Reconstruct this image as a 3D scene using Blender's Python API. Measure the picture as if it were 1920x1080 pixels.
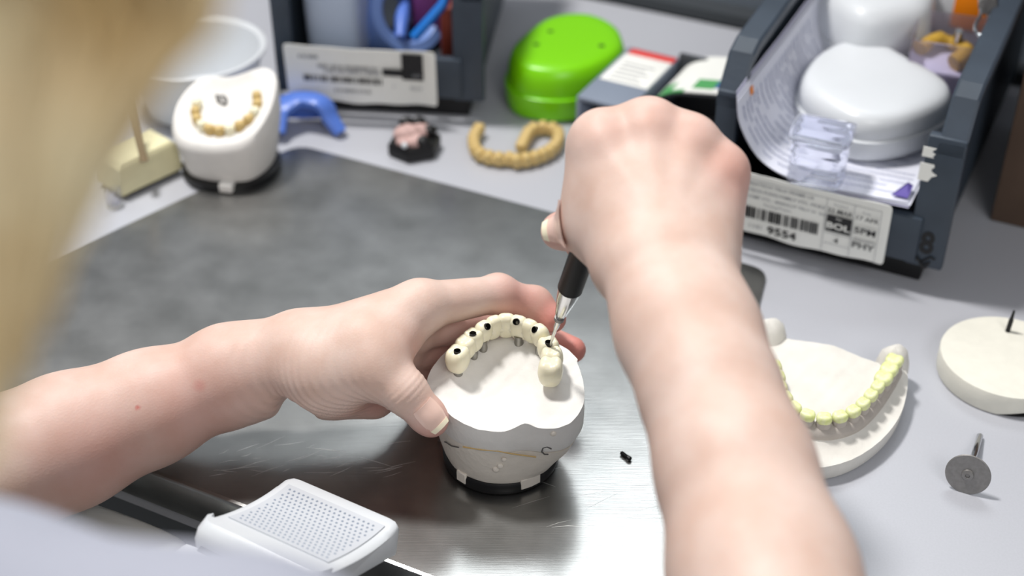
import bpy, bmesh, math, random
import numpy as np
from mathutils import Vector, Matrix

for o in list(bpy.data.objects): bpy.data.objects.remove(o)
S = bpy.context.scene
COL = S.collection
PI = math.pi
random.seed(7); RNG = np.random.default_rng(7)

# ------------------------------------------------------------------ camera, world, lights
F = 2667.0; PITCH = math.radians(35.5); CAMH = 0.483
cam_d = bpy.data.cameras.new('camera'); cam = bpy.data.objects.new('camera', cam_d); COL.objects.link(cam)
cam.location = (0, 0, CAMH); cam.rotation_euler = (PI/2 - PITCH, 0, 0)
cam_d.sensor_width = 36.0; cam_d.lens = 50.0; cam_d.clip_start = 0.01; cam_d.clip_end = 30
cam_d.dof.use_dof = True; cam_d.dof.focus_distance = 0.672; cam_d.dof.aperture_fstop = 5.0
S.camera = cam

world = bpy.data.worlds.new('room_light'); S.world = world; world.use_nodes = True
world.node_tree.nodes['Background'].inputs[0].default_value = (0.90, 0.94, 1.0, 1)
world.node_tree.nodes['Background'].inputs[1].default_value = 0.25

def area(name, loc, target, size, power, color=(1, 1, 1), sy=None):
    l = bpy.data.lights.new(name, 'AREA'); l.energy = power; l.color = color
    l.shape = 'RECTANGLE'; l.size = size; l.size_y = sy or size
    o = bpy.data.objects.new(name, l); COL.objects.link(o); o.location = loc
    o.rotation_euler = (Vector(target) - Vector(loc)).to_track_quat('-Z', 'Y').to_euler()
    return o
area('ceiling_panel_over_bench', (-0.54, 0.95, 1.75), (0, 0.55, 0), 0.22, 29, (1.0, 0.97, 0.94), 0.22)
area('ceiling_panel_beyond_bench', (0.35, 2.10, 1.90), (0.05, 0.45, 0), 1.3, 15, (0.93, 0.98, 1.0), 0.6)
area('front_fill_behind_seat', (0.55, -1.35, 1.75), (0.0, 0.7, 0.05), 1.2, 17, (1.0, 0.98, 0.96), 0.8)  # unseen fill lamp added behind the seat to brighten front faces

vs = S.view_settings
vs.view_transform = 'Standard'; vs.look = 'None'; vs.gamma = 1.0; vs.use_curve_mapping = False
vs.exposure = 0.22

# ------------------------------------------------------------------ placing helpers (metres)
CP, SP = math.cos(PITCH), math.sin(PITCH)
def ray(x, y):
    a = (x - 960) / F; b = (540 - y) / F
    return np.array([a, CP + b*SP, -SP + b*CP])
def T(x, y, z=0.0):            # point of the photograph lying at height z
    r = ray(x, y); return np.array([0, 0, CAMH]) + r * ((z - CAMH) / r[2])
def D(x, y, d):                # point of the photograph at distance d
    return np.array([0, 0, CAMH]) + ray(x, y) * d
BA = math.radians(-26.4)       # direction of the bench front
U = np.array([math.cos(BA), math.sin(BA), 0]); V = np.array([-math.sin(BA), math.cos(BA), 0])

# ------------------------------------------------------------------ materials
def lin(c):
    return tuple(((v/255)/12.92 if v/255 <= .04045 else ((v/255 + .055)/1.055)**2.4) for v in c)
MATS = {}
def mat(name, rgb, rough=0.5, metal=0.0, spec=0.5, noise=0.0, nscale=60, bump=0.0, bscale=200, rgb2=None,
        trans=0.0, sss=0.0, sssr=(.003, .0015, .001), alpha=1.0, coat=0.0, ior=1.45, ndetail=4, rvar=0.0):
    if name in MATS: return MATS[name]
    m = bpy.data.materials.new(name); m.use_nodes = True; nt = m.node_tree
    b = nt.nodes['Principled BSDF']; c = lin(rgb)
    b.inputs['Base Color'].default_value = (*c, 1); b.inputs['Roughness'].default_value = rough
    b.inputs['Metallic'].default_value = metal; b.inputs['Specular IOR Level'].default_value = spec
    b.inputs['Transmission Weight'].default_value = trans; b.inputs['Alpha'].default_value = alpha
    b.inputs['IOR'].default_value = ior; b.inputs['Coat Weight'].default_value = coat
    if sss:
        b.inputs['Subsurface Weight'].default_value = sss; b.inputs['Subsurface Radius'].default_value = sssr
        b.inputs['Subsurface Scale'].default_value = 1.0
    tc = nt.nodes.new('ShaderNodeTexCoord')
    if noise or rgb2 or rvar:
        n = nt.nodes.new('ShaderNodeTexNoise'); n.inputs['Scale'].default_value = nscale; n.inputs['Detail'].default_value = ndetail
        nt.links.new(tc.outputs['Object'], n.inputs['Vector'])
        r = nt.nodes.new('ShaderNodeValToRGB')
        c2 = lin(rgb2) if rgb2 else tuple(v*(1-noise) for v in c)
        r.color_ramp.elements[0].position = .35; r.color_ramp.elements[1].position = .65
        r.color_ramp.elements[0].color = (*c2, 1); r.color_ramp.elements[1].color = (*c, 1)
        nt.links.new(n.outputs['Fac'], r.inputs['Fac']); nt.links.new(r.outputs['Color'], b.inputs['Base Color'])
        if rvar:
            mr = nt.nodes.new('ShaderNodeMapRange'); mr.inputs['To Min'].default_value = rough - rvar; mr.inputs['To Max'].default_value = rough + rvar
            nt.links.new(n.outputs['Fac'], mr.inputs['Value']); nt.links.new(mr.outputs['Result'], b.inputs['Roughness'])
    if bump:
        n2 = nt.nodes.new('ShaderNodeTexNoise'); n2.inputs['Scale'].default_value = bscale; n2.inputs['Detail'].default_value = 5
        nt.links.new(tc.outputs['Object'], n2.inputs['Vector'])
        bp = nt.nodes.new('ShaderNodeBump'); bp.inputs['Strength'].default_value = bump; bp.inputs['Distance'].default_value = .001
        nt.links.new(n2.outputs['Fac'], bp.inputs['Height']); nt.links.new(bp.outputs['Normal'], b.inputs['Normal'])
    MATS[name] = m; return m

def steel_material():
    m = bpy.data.materials.new('brushed_steel'); m.use_nodes = True; nt = m.node_tree; b = nt.nodes['Principled BSDF']
    b.inputs['Metallic'].default_value = 1.0
    tc = nt.nodes.new('ShaderNodeTexCoord')
    mp = nt.nodes.new('ShaderNodeMapping'); mp.inputs['Rotation'].default_value = (0, 0, -BA); mp.inputs['Scale'].default_value = (60, 1400, 60)
    nt.links.new(tc.outputs['Object'], mp.inputs['Vector'])
    n = nt.nodes.new('ShaderNodeTexNoise'); n.inputs['Scale'].default_value = 1.0; n.inputs['Detail'].default_value = 3
    nt.links.new(mp.outputs['Vector'], n.inputs['Vector'])
    n2 = nt.nodes.new('ShaderNodeTexNoise'); n2.inputs['Scale'].default_value = 38; n2.inputs['Detail'].default_value = 8
    nt.links.new(tc.outputs['Object'], n2.inputs['Vector'])
    r = nt.nodes.new('ShaderNodeValToRGB'); r.color_ramp.elements[0].color = (.28, .282, .275, 1); r.color_ramp.elements[1].color = (.38, .382, .375, 1)
    r.color_ramp.elements[0].position = .3; r.color_ramp.elements[1].position = .7
    nt.links.new(n2.outputs['Fac'], r.inputs['Fac']); nt.links.new(r.outputs['Color'], b.inputs['Base Color'])
    mr = nt.nodes.new('ShaderNodeMapRange'); mr.inputs['To Min'].default_value = .40; mr.inputs['To Max'].default_value = .47
    nt.links.new(n2.outputs['Fac'], mr.inputs['Value']); nt.links.new(mr.outputs['Result'], b.inputs['Roughness'])
    bp = nt.nodes.new('ShaderNodeBump'); bp.inputs['Strength'].default_value = .10; bp.inputs['Distance'].default_value = .0004
    nt.links.new(n.outputs['Fac'], bp.inputs['Height']); nt.links.new(bp.outputs['Normal'], b.inputs['Normal'])
    g = nt.nodes.new('ShaderNodeBsdfPrincipled'); g.inputs['Metallic'].default_value = 1.0; g.inputs['Roughness'].default_value = .21
    nt.links.new(r.outputs['Color'], g.inputs['Base Color']); nt.links.new(bp.outputs['Normal'], g.inputs['Normal'])
    ms = nt.nodes.new('ShaderNodeMixShader'); ms.inputs[0].default_value = .55; out = nt.nodes['Material Output']
    nt.links.new(b.outputs[0], ms.inputs[1]); nt.links.new(g.outputs[0], ms.inputs[2]); nt.links.new(ms.outputs[0], out.inputs['Surface'])
    return m

def skin_material():
    m = bpy.data.materials.new('skin'); m.use_nodes = True; nt = m.node_tree; b = nt.nodes['Principled BSDF']
    at = nt.nodes.new('ShaderNodeAttribute'); at.attribute_name = 'flush'
    tc = nt.nodes.new('ShaderNodeTexCoord')
    n = nt.nodes.new('ShaderNodeTexNoise'); n.inputs['Scale'].default_value = 55; n.inputs['Detail'].default_value = 5
    nt.links.new(tc.outputs['Object'], n.inputs['Vector'])
    r = nt.nodes.new('ShaderNodeValToRGB'); r.color_ramp.elements[0].position = .35; r.color_ramp.elements[1].position = .7
    r.color_ramp.elements[0].color = (*lin((210, 180, 165)), 1); r.color_ramp.elements[1].color = (*lin((220, 196, 184)), 1)
    nt.links.new(n.outputs['Fac'], r.inputs['Fac'])
    mx = nt.nodes.new('ShaderNodeMix'); mx.data_type = 'RGBA'
    nt.links.new(at.outputs['Fac'], mx.inputs['Factor']); nt.links.new(r.outputs['Color'], mx.inputs[6])
    mx.inputs[7].default_value = (*lin((206, 128, 118)), 1); mx.clamp_factor = True
    nt.links.new(mx.outputs[2], b.inputs['Base Color'])
    b.inputs['Roughness'].default_value = .52; b.inputs['Specular IOR Level'].default_value = .35
    b.inputs['Subsurface Weight'].default_value = .12; b.inputs['Subsurface Radius'].default_value = (.004, .0016, .0009); b.inputs['Subsurface Scale'].default_value = 1.0
    n2 = nt.nodes.new('ShaderNodeTexVoronoi'); n2.inputs['Scale'].default_value = 900
    nt.links.new(tc.outputs['Object'], n2.inputs['Vector'])
    bp = nt.nodes.new('ShaderNodeBump'); bp.inputs['Strength'].default_value = .12; bp.inputs['Distance'].default_value = .0004
    nt.links.new(n2.outputs['Distance'], bp.inputs['Height']); nt.links.new(bp.outputs['Normal'], b.inputs['Normal'])
    return m

M = dict(
    laminate=mat('grey_laminate', (180, 182, 189), .38, noise=.04, nscale=900, bump=.02, bscale=1500),
    steel=steel_material(), skin=skin_material(),
    wall=mat('wall_paint', (120, 129, 141), .6, noise=.05, nscale=30),
    wood=mat('brown_wood', (104, 84, 70), .6, noise=.2, nscale=25),
    plaster=mat('white_plaster', (229, 227, 223), .75, noise=.05, nscale=90, bump=.25, bscale=420),
    plaster2=mat('mounting_plaster', (232, 225, 214), .8, noise=.05, nscale=60, bump=.5, bscale=230),  # mounting plaster tinted warmer, warm bounce light put into its colour
    cream=mat('cream_stone', (230, 228, 216), .75, noise=.05, nscale=120, bump=.15, bscale=600),
    creamblk=mat('pale_yellow_stone', (226, 220, 180), .75, noise=.06, nscale=120, bump=.2, bscale=400),
    tooth=mat('ivory_ceramic', (240, 234, 206), .28, noise=.06, nscale=150, sss=.3, sssr=(.002, .0018, .001), coat=.2),
    tan=mat('tan_resin', (208, 180, 118), .4, noise=.12, nscale=140),
    lime=mat('pale_lime_wax', (220, 228, 146), .4, noise=.08, nscale=260, rgb2=(232, 234, 190)),
    stone=mat('grey_white_stone', (224, 221, 214), .75, noise=.08, nscale=70, bump=.25, bscale=350),
    gum=mat('grey_taupe_stone', (186, 178, 170), .75, noise=.12, nscale=120, bump=.3, bscale=500),
    black=mat('black_rubber', (16, 16, 18), .45, noise=.1, nscale=100),
    blackm=mat('black_metal', (22, 22, 24), .4, metal=.3),
    chrome=mat('polished_metal', (205, 206, 208), .18, metal=1.0),
    gunmetal=mat('gunmetal', (146, 144, 142), .45, metal=.6, noise=.15, nscale=500),
    titanium=mat('titanium', (150, 148, 142), .35, metal=1.0),
    dark=mat('hole_shade_black', (10, 9, 9), .6),  # near-black that paints shade inside holes and gaps
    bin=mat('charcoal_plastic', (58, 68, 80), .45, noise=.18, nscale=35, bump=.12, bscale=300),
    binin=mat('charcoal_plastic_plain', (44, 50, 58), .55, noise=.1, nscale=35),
    label=mat('label_paper', (240, 241, 236), .6, noise=.02, nscale=80),
    ink=mat('black_ink', (30, 30, 32), .6), inkl=mat('faded_ink', (140, 142, 146), .7), inkb=mat('blue_ink', (118, 128, 164), .7),
    paper=mat('paper', (226, 228, 240), .7, noise=.02, nscale=50), paperb=mat('lilac_paper', (200, 200, 222), .7),
    white=mat('white_plastic', (214, 218, 222), .3, noise=.02, nscale=40), white2=mat('matte_white_plastic', (224, 228, 232), .5),
    whitet=mat('milky_plastic', (212, 216, 220), .4, sss=.3, sssr=(.01, .01, .01)),
    panel=mat('grey_panel', (196, 200, 206), .5),
    green=mat('lime_green_plastic', (124, 208, 4), .32), greend=mat('hole_shade_green', (26, 66, 8), .6),
    grey=mat('grey_plastic', (128, 138, 154), .45), greyd=mat('dark_grey_plastic', (62, 66, 70), .5),
    blue=mat('blue_plastic', (84, 120, 204), .35), bluel=mat('light_blue_plastic', (122, 152, 214), .35), blue2=mat('bright_blue_plastic', (8, 108, 196), .35),
    bluew=mat('pale_blue_plastic', (196, 210, 232), .4), purple=mat('purple_plastic', (132, 70, 130), .45), violet=mat('violet_print', (98, 84, 160), .6),
    red=mat('red_print', (212, 74, 70), .55), redd=mat('rust_plastic', (120, 50, 34), .5), orange=mat('orange_print', (250, 140, 8), .55),
    printg=mat('green_print', (84, 164, 96), .55), printb=mat('blue_print', (54, 96, 150), .55),
    clear=mat('clear_plastic', (240, 242, 250), .06, trans=.94, ior=1.13), clearv=mat('clear_lilac_plastic', (234, 228, 240), .12, trans=.9, ior=1.2),
    gold=mat('gold_resin', (190, 152, 60), .35, noise=.2, nscale=200), pinkst=mat('pink_plaster', (206, 172, 166), .7, noise=.3, nscale=250, bump=.5, bscale=400),
    nail=mat('fingernail', (238, 204, 190), .25, coat=.3), nailtip=mat('fingernail_tip', (244, 236, 208), .3),
    hair=mat('blonde_hair', (246, 234, 196), .45, rgb2=(214, 184, 128), nscale=45), cloth=mat('grey_cotton', (164, 167, 180), .9, noise=.05, nscale=300, bump=.3, bscale=1500),
    armpad=mat('pale_grey_vinyl', (216, 221, 218), .5), wick=mat('brown_stick', (140, 120, 92), .6), eye=mat('eye', (60, 70, 80), .2),
    pencil=mat('pencil_mark', (96, 94, 92), .8), stain=mat('amber_stain', (206, 176, 120), .7),
)

# ------------------------------------------------------------------ mesh helpers
def link(o, parent=None):
    COL.objects.link(o)
    if parent is not None: o.parent = parent
    return o
def obj(name, verts, faces, m, parent=None, smooth=True, loc=None, kind=None):
    me = bpy.data.meshes.new(name); me.from_pydata([tuple(map(float, v)) for v in verts], [], [tuple(map(int, f)) for f in faces]); me.update()
    bm = bmesh.new(); bm.from_mesh(me); bmesh.ops.recalc_face_normals(bm, faces=bm.faces); bm.to_mesh(me); bm.free()
    return fin(name, me, m, parent, smooth, loc, kind)
def fin(name, me, m, parent=None, smooth=True, loc=None, kind=None):
    if smooth:
        me.shade_smooth()
        try: me.set_sharp_from_angle(angle=math.radians(40))
        except Exception: pass
    me.materials.append(m)
    o = bpy.data.objects.new(name, me); link(o, parent)
    if loc is not None: o.location = loc
    if kind: o['kind'] = kind
    return o
def bobj(name, bm, m, parent=None, smooth=True, kind=None):
    me = bpy.data.meshes.new(name); bmesh.ops.recalc_face_normals(bm, faces=bm.faces); bm.to_mesh(me); bm.free()
    return fin(name, me, m, parent, smooth, None, kind)
def tag(o, label, cat, group=None):
    o['label'] = label; o['category'] = cat
    if group: o['group'] = group
    return o
def empty(name, loc, rz=0.0, rot=None):
    o = bpy.data.objects.new(name, None); COL.objects.link(o); o.location = loc; o.empty_display_size = .01
    o.rotation_euler = rot if rot else (0, 0, rz); return o
def struct(o): o['kind'] = 'structure'; return o

def box_bm(bm, lo, hi, bevel=0.0, seg=2, mtx=None):
    r = bmesh.ops.create_cube(bm, size=1.0); vs_ = r['verts']
    lo = Vector(lo); hi = Vector(hi)
    for v in vs_: v.co = Vector((lo[i] + (v.co[i] + .5)*(hi[i]-lo[i]) for i in range(3)))
    if bevel:
        es = list({e for v in vs_ for e in v.link_edges})
        r2 = bmesh.ops.bevel(bm, geom=es, offset=bevel, segments=seg, affect='EDGES', profile=.5)
        vs_ = list({v for f in r2['faces'] for v in f.verts} | {v for v in vs_ if v.is_valid})
    if mtx is not None: bmesh.ops.transform(bm, matrix=mtx, verts=vs_)
def box(name, lo, hi, m, parent=None, bevel=.001, seg=2, mtx=None):
    bm = bmesh.new(); box_bm(bm, lo, hi, bevel, seg, mtx); return bobj(name, bm, m, parent)

def catmull(pts, n=6, closed=True):
    pts = [np.array(p, float) for p in pts]; out = []; N = len(pts)
    for i in range(N if closed else N-1):
        p0, p1, p2, p3 = ([pts[(i+k) % N] for k in (-1, 0, 1, 2)] if closed else
                          [pts[max(i-1, 0)], pts[i], pts[i+1], pts[min(i+2, N-1)]])
        for j in range(n):
            t = j/n
            out.append(.5*((2*p1) + (-p0+p2)*t + (2*p0-5*p1+4*p2-p3)*t*t + (-p0+3*p1-3*p2+p3)*t**3))
    if not closed: out.append(pts[-1])
    return out
def loft(rings, closed=True, cap0=True, cap1=True, off=0):
    n = len(rings[0]); V_ = [p for r in rings for p in r]; Fc = []
    for i in range(len(rings)-1):
        for j in range(n if closed else n-1):
            k = (j+1) % n
            Fc.append((off+i*n+j, off+i*n+k, off+(i+1)*n+k, off+(i+1)*n+j))
    if cap0: Fc.append(tuple(off+j for j in reversed(range(n))))
    if cap1: Fc.append(tuple(off+(len(rings)-1)*n+j for j in range(n)))
    return V_, Fc
def solid(name, outline, prof, m, parent=None, c=None, smooth=True):
    """outline: 2D points, prof: list of (scale, z): a closed body"""
    P = [np.array(p[:2], float) for p in outline]; c = np.array(c if c is not None else np.mean(P, axis=0))
    rings = [[(*(c + (p-c)*s), z) for p in P] for s, z in prof]
    v, f = loft(rings); return obj(name, v, f, m, parent, smooth)
def insolid(name, outline, prof, m, parent=None):
    """prof: (inset in metres, z)"""
    P = [np.array(p[:2], float) for p in outline]; c = np.mean(P, axis=0)
    rings = []
    for ins, z in prof:
        rings.append([(*(c + (p-c)*(1 - ins/max(np.linalg.norm(p-c), 1e-6))), z) for p in P])
    v, f = loft(rings); return obj(name, v, f, m, parent)
def tube_data(path, rad, n=10, off=0, cap=True):
    path = [np.array(p, float) for p in path]; N = len(path)
    rad = rad if hasattr(rad, '__len__') else [rad]*N
    rings = []; up = None
    for i, p in enumerate(path):
        t = path[min(i+1, N-1)] - path[max(i-1, 0)]; t = t/np.linalg.norm(t)
        if up is None:
            up = np.array([0, 0, 1.]) if abs(t[2]) < .9 else np.array([1., 0, 0])
        a = np.cross(t, up); a /= np.linalg.norm(a); up = np.cross(a, t)
        rings.append([p + rad[i]*(math.cos(2*PI*k/n)*a + math.sin(2*PI*k/n)*up) for k in range(n)])
    return loft(rings, True, cap, cap, off)
def tube(name, path, rad, m, parent=None, n=12):
    v, f = tube_data(path, rad, n); return obj(name, v, f, m, parent)
def lathe(name, prof, m, parent=None, n=40, mtx=None, cap0=True, cap1=True):
    rings = [[np.array((r*math.cos(2*PI*k/n), r*math.sin(2*PI*k/n), z)) for k in range(n)] for r, z in prof]
    v, f = loft(rings, True, cap0, cap1)
    if mtx is not None: v = [mtx @ Vector(p) for p in v]
    return obj(name, v, f, m, parent)
def axis_m(p0, p1):
    p0 = Vector(p0); p1 = Vector(p1); q = (p1-p0).to_track_quat('Z', 'Y')
    return Matrix.Translation(p0) @ q.to_matrix().to_4x4()

def text_mesh(name, s, size, m, parent, mtx, align='LEFT', sx=1.0, bold=0.0):
    cu = bpy.data.curves.new('t', 'FONT'); cu.body = s; cu.size = size; cu.align_x = align; cu.align_y = 'CENTER'; cu.offset = bold
    cu.resolution_u = 3
    to = bpy.data.objects.new('t', cu); COL.objects.link(to)
    dg = bpy.context.evaluated_depsgraph_get(); dg.update()
    me = bpy.data.meshes.new_from_object(to.evaluated_get(dg))
    bpy.data.objects.remove(to)
    me.transform(mtx @ Matrix.Diagonal((sx, 1, 1, 1)))
    me.name = name; me.materials.clear()
    return fin(name, me, m, parent, smooth=False)

# ================================================================== the setting
A_ = T(560, 275); B_ = T(1440, 510); L_ = T(100, 490); BR = T(1420, 588); F1 = T(290, 885); F2 = T(800, 1080)
fd = (F2-F1)/np.linalg.norm(F2-F1)
def meet(p, d, q, e):
    a = np.array([[d[0], -e[0]], [d[1], -e[1]]]); s = np.linalg.solve(a, (q-p)[:2]); return p + d*s[0]
FL = meet(A_, L_-A_, F1, fd); FR = meet(B_, BR-B_, F1, fd)
PT = 0.0016
def plate():
    cr = .012
    def rc(c, a, b):
        da = (a-c)/np.linalg.norm(a-c); db = (b-c)/np.linalg.norm(b-c)
        return [((1-t)**2)*(c+da*cr) + 2*t*(1-t)*c + t*t*(c+db*cr) for t in np.linspace(0, 1, 7)]
    pts = rc(A_, FL, B_) + rc(B_, A_, FR) + [FR, FL]
    top = [(p[0], p[1], PT) for p in pts]; bot = [(p[0], p[1], 0.0002) for p in pts]
    v, f = loft([bot, top]); root = empty('steel_work_plate', (0, 0, 0))
    obj('plate', v, f, M['steel'], root, smooth=False)
    n = np.array([fd[1], -fd[0], 0]);  n = n if n[1] < 0 else -n
    a, b = FL, FR; t = .0016
    prof = [(0, PT), (.0015, PT-.0004), (.0026, PT-.002), (.0028, -.020), (.0012, -.020), (.0010, -.002), (0, .0002)]
    rings = [[tuple((p + n*o_)[:2]) + (z,) for o_, z in prof] for p in (a, b)]
    v, f = loft(rings); obj('front_flange', v, f, M['steel'], root)
    rr = random.Random(11); vv, ff = [], []
    for k in range(46):
        c = T(rr.uniform(380, 720), rr.uniform(835, 900)) if k < 34 else T(rr.uniform(900, 1200), rr.uniform(880, 1060))
        a = BA + math.radians(rr.gauss(38, 16)); l = rr.uniform(.004, .022); w = rr.uniform(.00008, .00018)
        d = np.array([math.cos(a), math.sin(a), 0]); e = np.array([-d[1], d[0], 0])*w; b = len(vv)
        m_ = c + d*l*.5 + e*rr.uniform(-6, 6)
        for p, q in ((c, .2), (m_, 1), (c+d*l, .2)): vv += [tuple((p+e*q)[:2])+(PT+.00004,), tuple((p-e*q)[:2])+(PT+.00004,)]
        ff += [(b, b+1, b+3, b+2), (b+2, b+3, b+5, b+4)]
    obj('scratches', vv, ff, mat('bright_scratch', (226, 226, 222), .5, metal=.7), root, smooth=False, kind='stuff')
    tag(root, 'scratched brushed steel plate let into the front of the grey bench top', 'metal plate')
plate()
def bench():
    c = F1 - fd*.9; e = F1 + fd*1.2
    n = np.array([-fd[1], fd[0], 0]); n = n if n[1] > 0 else -n
    back = float(np.dot(T(1250, 26) - F1, n)) - .002
    pts = [c, e, e + n*back, c + n*back]
    v, f = loft([[(p[0], p[1], -.03) for p in pts], [(p[0], p[1], 0) for p in pts]])
    root = empty('workbench', (0, 0, 0)); o = obj('bench_top', v, f, M['laminate'], root, smooth=False)
    v, f = loft([[tuple((p + n*d_)[:2]) + (z,) for p, d_ in zip(pts, (.05, .05, -.01, -.01))] for z in (-.7499, -.0301)])
    obj('bench_body', v, f, M['greyd'], root, smooth=False)
    tag(root, 'grey laminate workbench carrying the steel plate, bins and dental casts', 'workbench')
    return n
BN = bench()
def walls():
    w1 = T(1250, 26); d = fd; n = BN
    a = w1 - d*2.2; b = w1 + d*2.2
    def slab(name, o0, o1, z0, z1, m):
        q = [a+n*o0, b+n*o0, b+n*o1, a+n*o1]
        v, f = loft([[(p[0], p[1], z) for p in q] for z in (z0, z1)]); return struct(obj(name, v, f, m, smooth=False))
    slab('wall_back', .02, .12, -.75, .47, M['wall'])
    slab('joint_shade_1', 0, .0199, .0005, .010, M['greyd'])  # dark strip painting the shadow joint along the bench back
    v = [(-3, -3, -.75), (3, -3, -.75), (3, 3, -.75), (-3, 3, -.75), (-3, -3, -.8), (3, -3, -.8), (3, 3, -.8), (-3, 3, -.8)]
    struct(obj('floor', v, [(0, 1, 2, 3), (7, 6, 5, 4), (0, 4, 5, 1), (1, 5, 6, 2), (2, 6, 7, 3), (3, 7, 4, 0)], mat('floor_vinyl', (150, 150, 148), .5, noise=.05, nscale=20), smooth=False))
walls()

# ================================================================== storage bins
def make_bin(fl, fr, depth, label_lines, label, cat='storage bin', scuffs=False, num=None, H=.120, lip=.056):
    fl = np.array(fl); fr = np.array(fr); w = np.linalg.norm((fr-fl)[:2]); rz = math.atan2(fr[1]-fl[1], fr[0]-fl[0])
    root = empty('storage_bin', (fl[0], fl[1], 0), rz)
    z0 = .020; t = .004; pw = .021
    box('base', (.006, .008, 0.0003), (w-.006, depth-.012, z0), M['black'], root, .001)  # recessed base; its black also carries the shade under the bin
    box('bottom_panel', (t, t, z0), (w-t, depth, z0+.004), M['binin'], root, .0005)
    for s in (0, 1):
        x0 = 0 if s == 0 else w-t
        # side wall: chamfered front top corner
        pr = [(0.002, z0), (depth, z0), (depth, H+.012), (.020, H), (.004, H-.016)]
        ring = lambda x: [(x, a, b) for a, b in pr]
        v, f = loft([ring(x0), ring(x0+t)]); obj('side_wall', v, f, M['bin'], root, smooth=False)
        # rim flange along the top edge
        xo = -.006 if s == 0 else w+.006-.015
        rp = [(-.004, H-.022), (.012, H-.001), (.024, H+.003), (depth, H+.015)]
        v, f = loft([[(xo, a, b-.006), (xo+.015, a, b-.006), (xo+.015, a, b), (xo+.0135, a, b+.0012), (xo+.0015, a, b+.0012), (xo, a, b)] for a, b in rp])
        obj('rim_flange', v, f, M['bin'], root, smooth=False)
        px = -.006 if s == 0 else w+.006-pw
        pwi = .013 if s == 0 else pw
        box('front_post', (px, -.004, z0-.002), (px+pwi, .003, H-.018), M['bin'], root, .0012)
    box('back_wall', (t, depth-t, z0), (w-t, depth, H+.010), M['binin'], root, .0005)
    box('front_lip', (.009, -.006, z0), (w-.009, .001, lip-.006), M['bin'], root, .0015)
    # card label
    lw = w - .029; lh = .0435
    mt = Matrix.Translation((.003, -.0092, .0165)) @ Matrix.Rotation(PI/2 + math.radians(7), 4, 'X') @ Matrix.Rotation(math.radians(-.8), 4, 'Z')
    nx = 24
    def edge(x, top):   # slightly wavy, rounded corners
        r = .0025; k = max(0, r - min(x, lw-x)); dz = r - math.sqrt(max(r*r-k*k, 0))
        wv = .0006*math.sin(x*90) + .0005*math.sin(x*210+1)
        return (lh - dz + wv*.4) if top else (dz + wv)
    xs = [0, .0006, .0014, .0025] + list(np.linspace(.0025, lw-.0025, nx))[1:-1] + [lw-.0025, lw-.0014, lw-.0006, lw]
    def bend(x): return .0008*math.sin(x*42)
    rings = [[mt @ Vector((x, edge(x, False), bend(x))), mt @ Vector((x, edge(x, True), bend(x))),
              mt @ Vector((x, edge(x, True), bend(x)-.0005)), mt @ Vector((x, edge(x, False), bend(x)-.0005))] for x in xs]
    v, f = loft(rings); lab = obj('card_label', v, f, M['label'], root, smooth=False)
    def place(x, y, e=.0004): return mt @ Matrix.Translation((x, y, .0011 + e))
    for (kind, *a) in label_lines:
        if kind == 't':
            txt, x, y, size, m, al, sx, bold = a
            text_mesh('printed_text', txt, size, M[m], lab, place(x*lw, y*lh), al, sx, bold)
        elif kind == 'bars':
            x0, x1, y0, y1, seed, m = a; rr = random.Random(seed); bm = bmesh.new(); x = x0*lw
            while x < x1*lw:
                b = rr.choice((.0005, .0008, .0012)); g = rr.choice((.0004, .0006, .0014))
                box_bm(bm, (x, y0*lh, 0), (x+b, y1*lh, .0002), mtx=place(0, 0, .0001)); x += b+g
            bobj('barcode', bm, M[m], lab, False)
        elif kind == 'box':
            x0, x1, y0, y1, m = a; bm = bmesh.new(); box_bm(bm, (x0*lw, y0*lh, 0), (x1*lw, y1*lh, .0002), mtx=place(0, 0, .0000)); bobj('printed_box', bm, M[m], lab, False)
        elif kind == 'line':
            x0, x1, y0, y1, m = a; bm = bmesh.new(); q = .00012
            box_bm(bm, (x0*lw-q, y0*lh-q, 0), (x1*lw+q, y1*lh+q, .0001), mtx=place(0, 0, .0001)); bobj('printed_rule', bm, M[m], lab, False)
    if num:
        text_mesh('marker_number', num, .020, M['black'], root, Matrix.Translation((w+.006-pw/2, -.0043, .034)) @ Matrix.Rotation(PI/2, 4, 'X'), 'CENTER', .8, .0006)
        tube('marker_squiggle', [(w+.006-pw/2 + .006*math.cos(k*.9)*(1-k*.06), -.0045, .025-.0006*k+.0022*math.sin(k*2.1)) for k in range(11)], .0006, M['black'], root, 6)
    if scuffs:
        for (zc, hh, wd) in ((.092, .003, .007), (.0795, .0055, .009)):
            rr = random.Random(int(zc*1e4)); pts = []
            x0 = w+.006-pw
            for k in range(8): pts.append((x0-.0015, -.0046, zc-hh+2*hh*k/7))
            for k in range(8): pts.append((x0+wd*rr.uniform(.45, 1.0), -.0046, zc+hh-2*hh*k/7))
            v, f = loft([pts, [(a, b+.0004, c) for a, b, c in pts]]); obj('torn_sticker', v, f, M['label'], root, smooth=False)
    tag(root, label, cat)
    return root, w, rz

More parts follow.
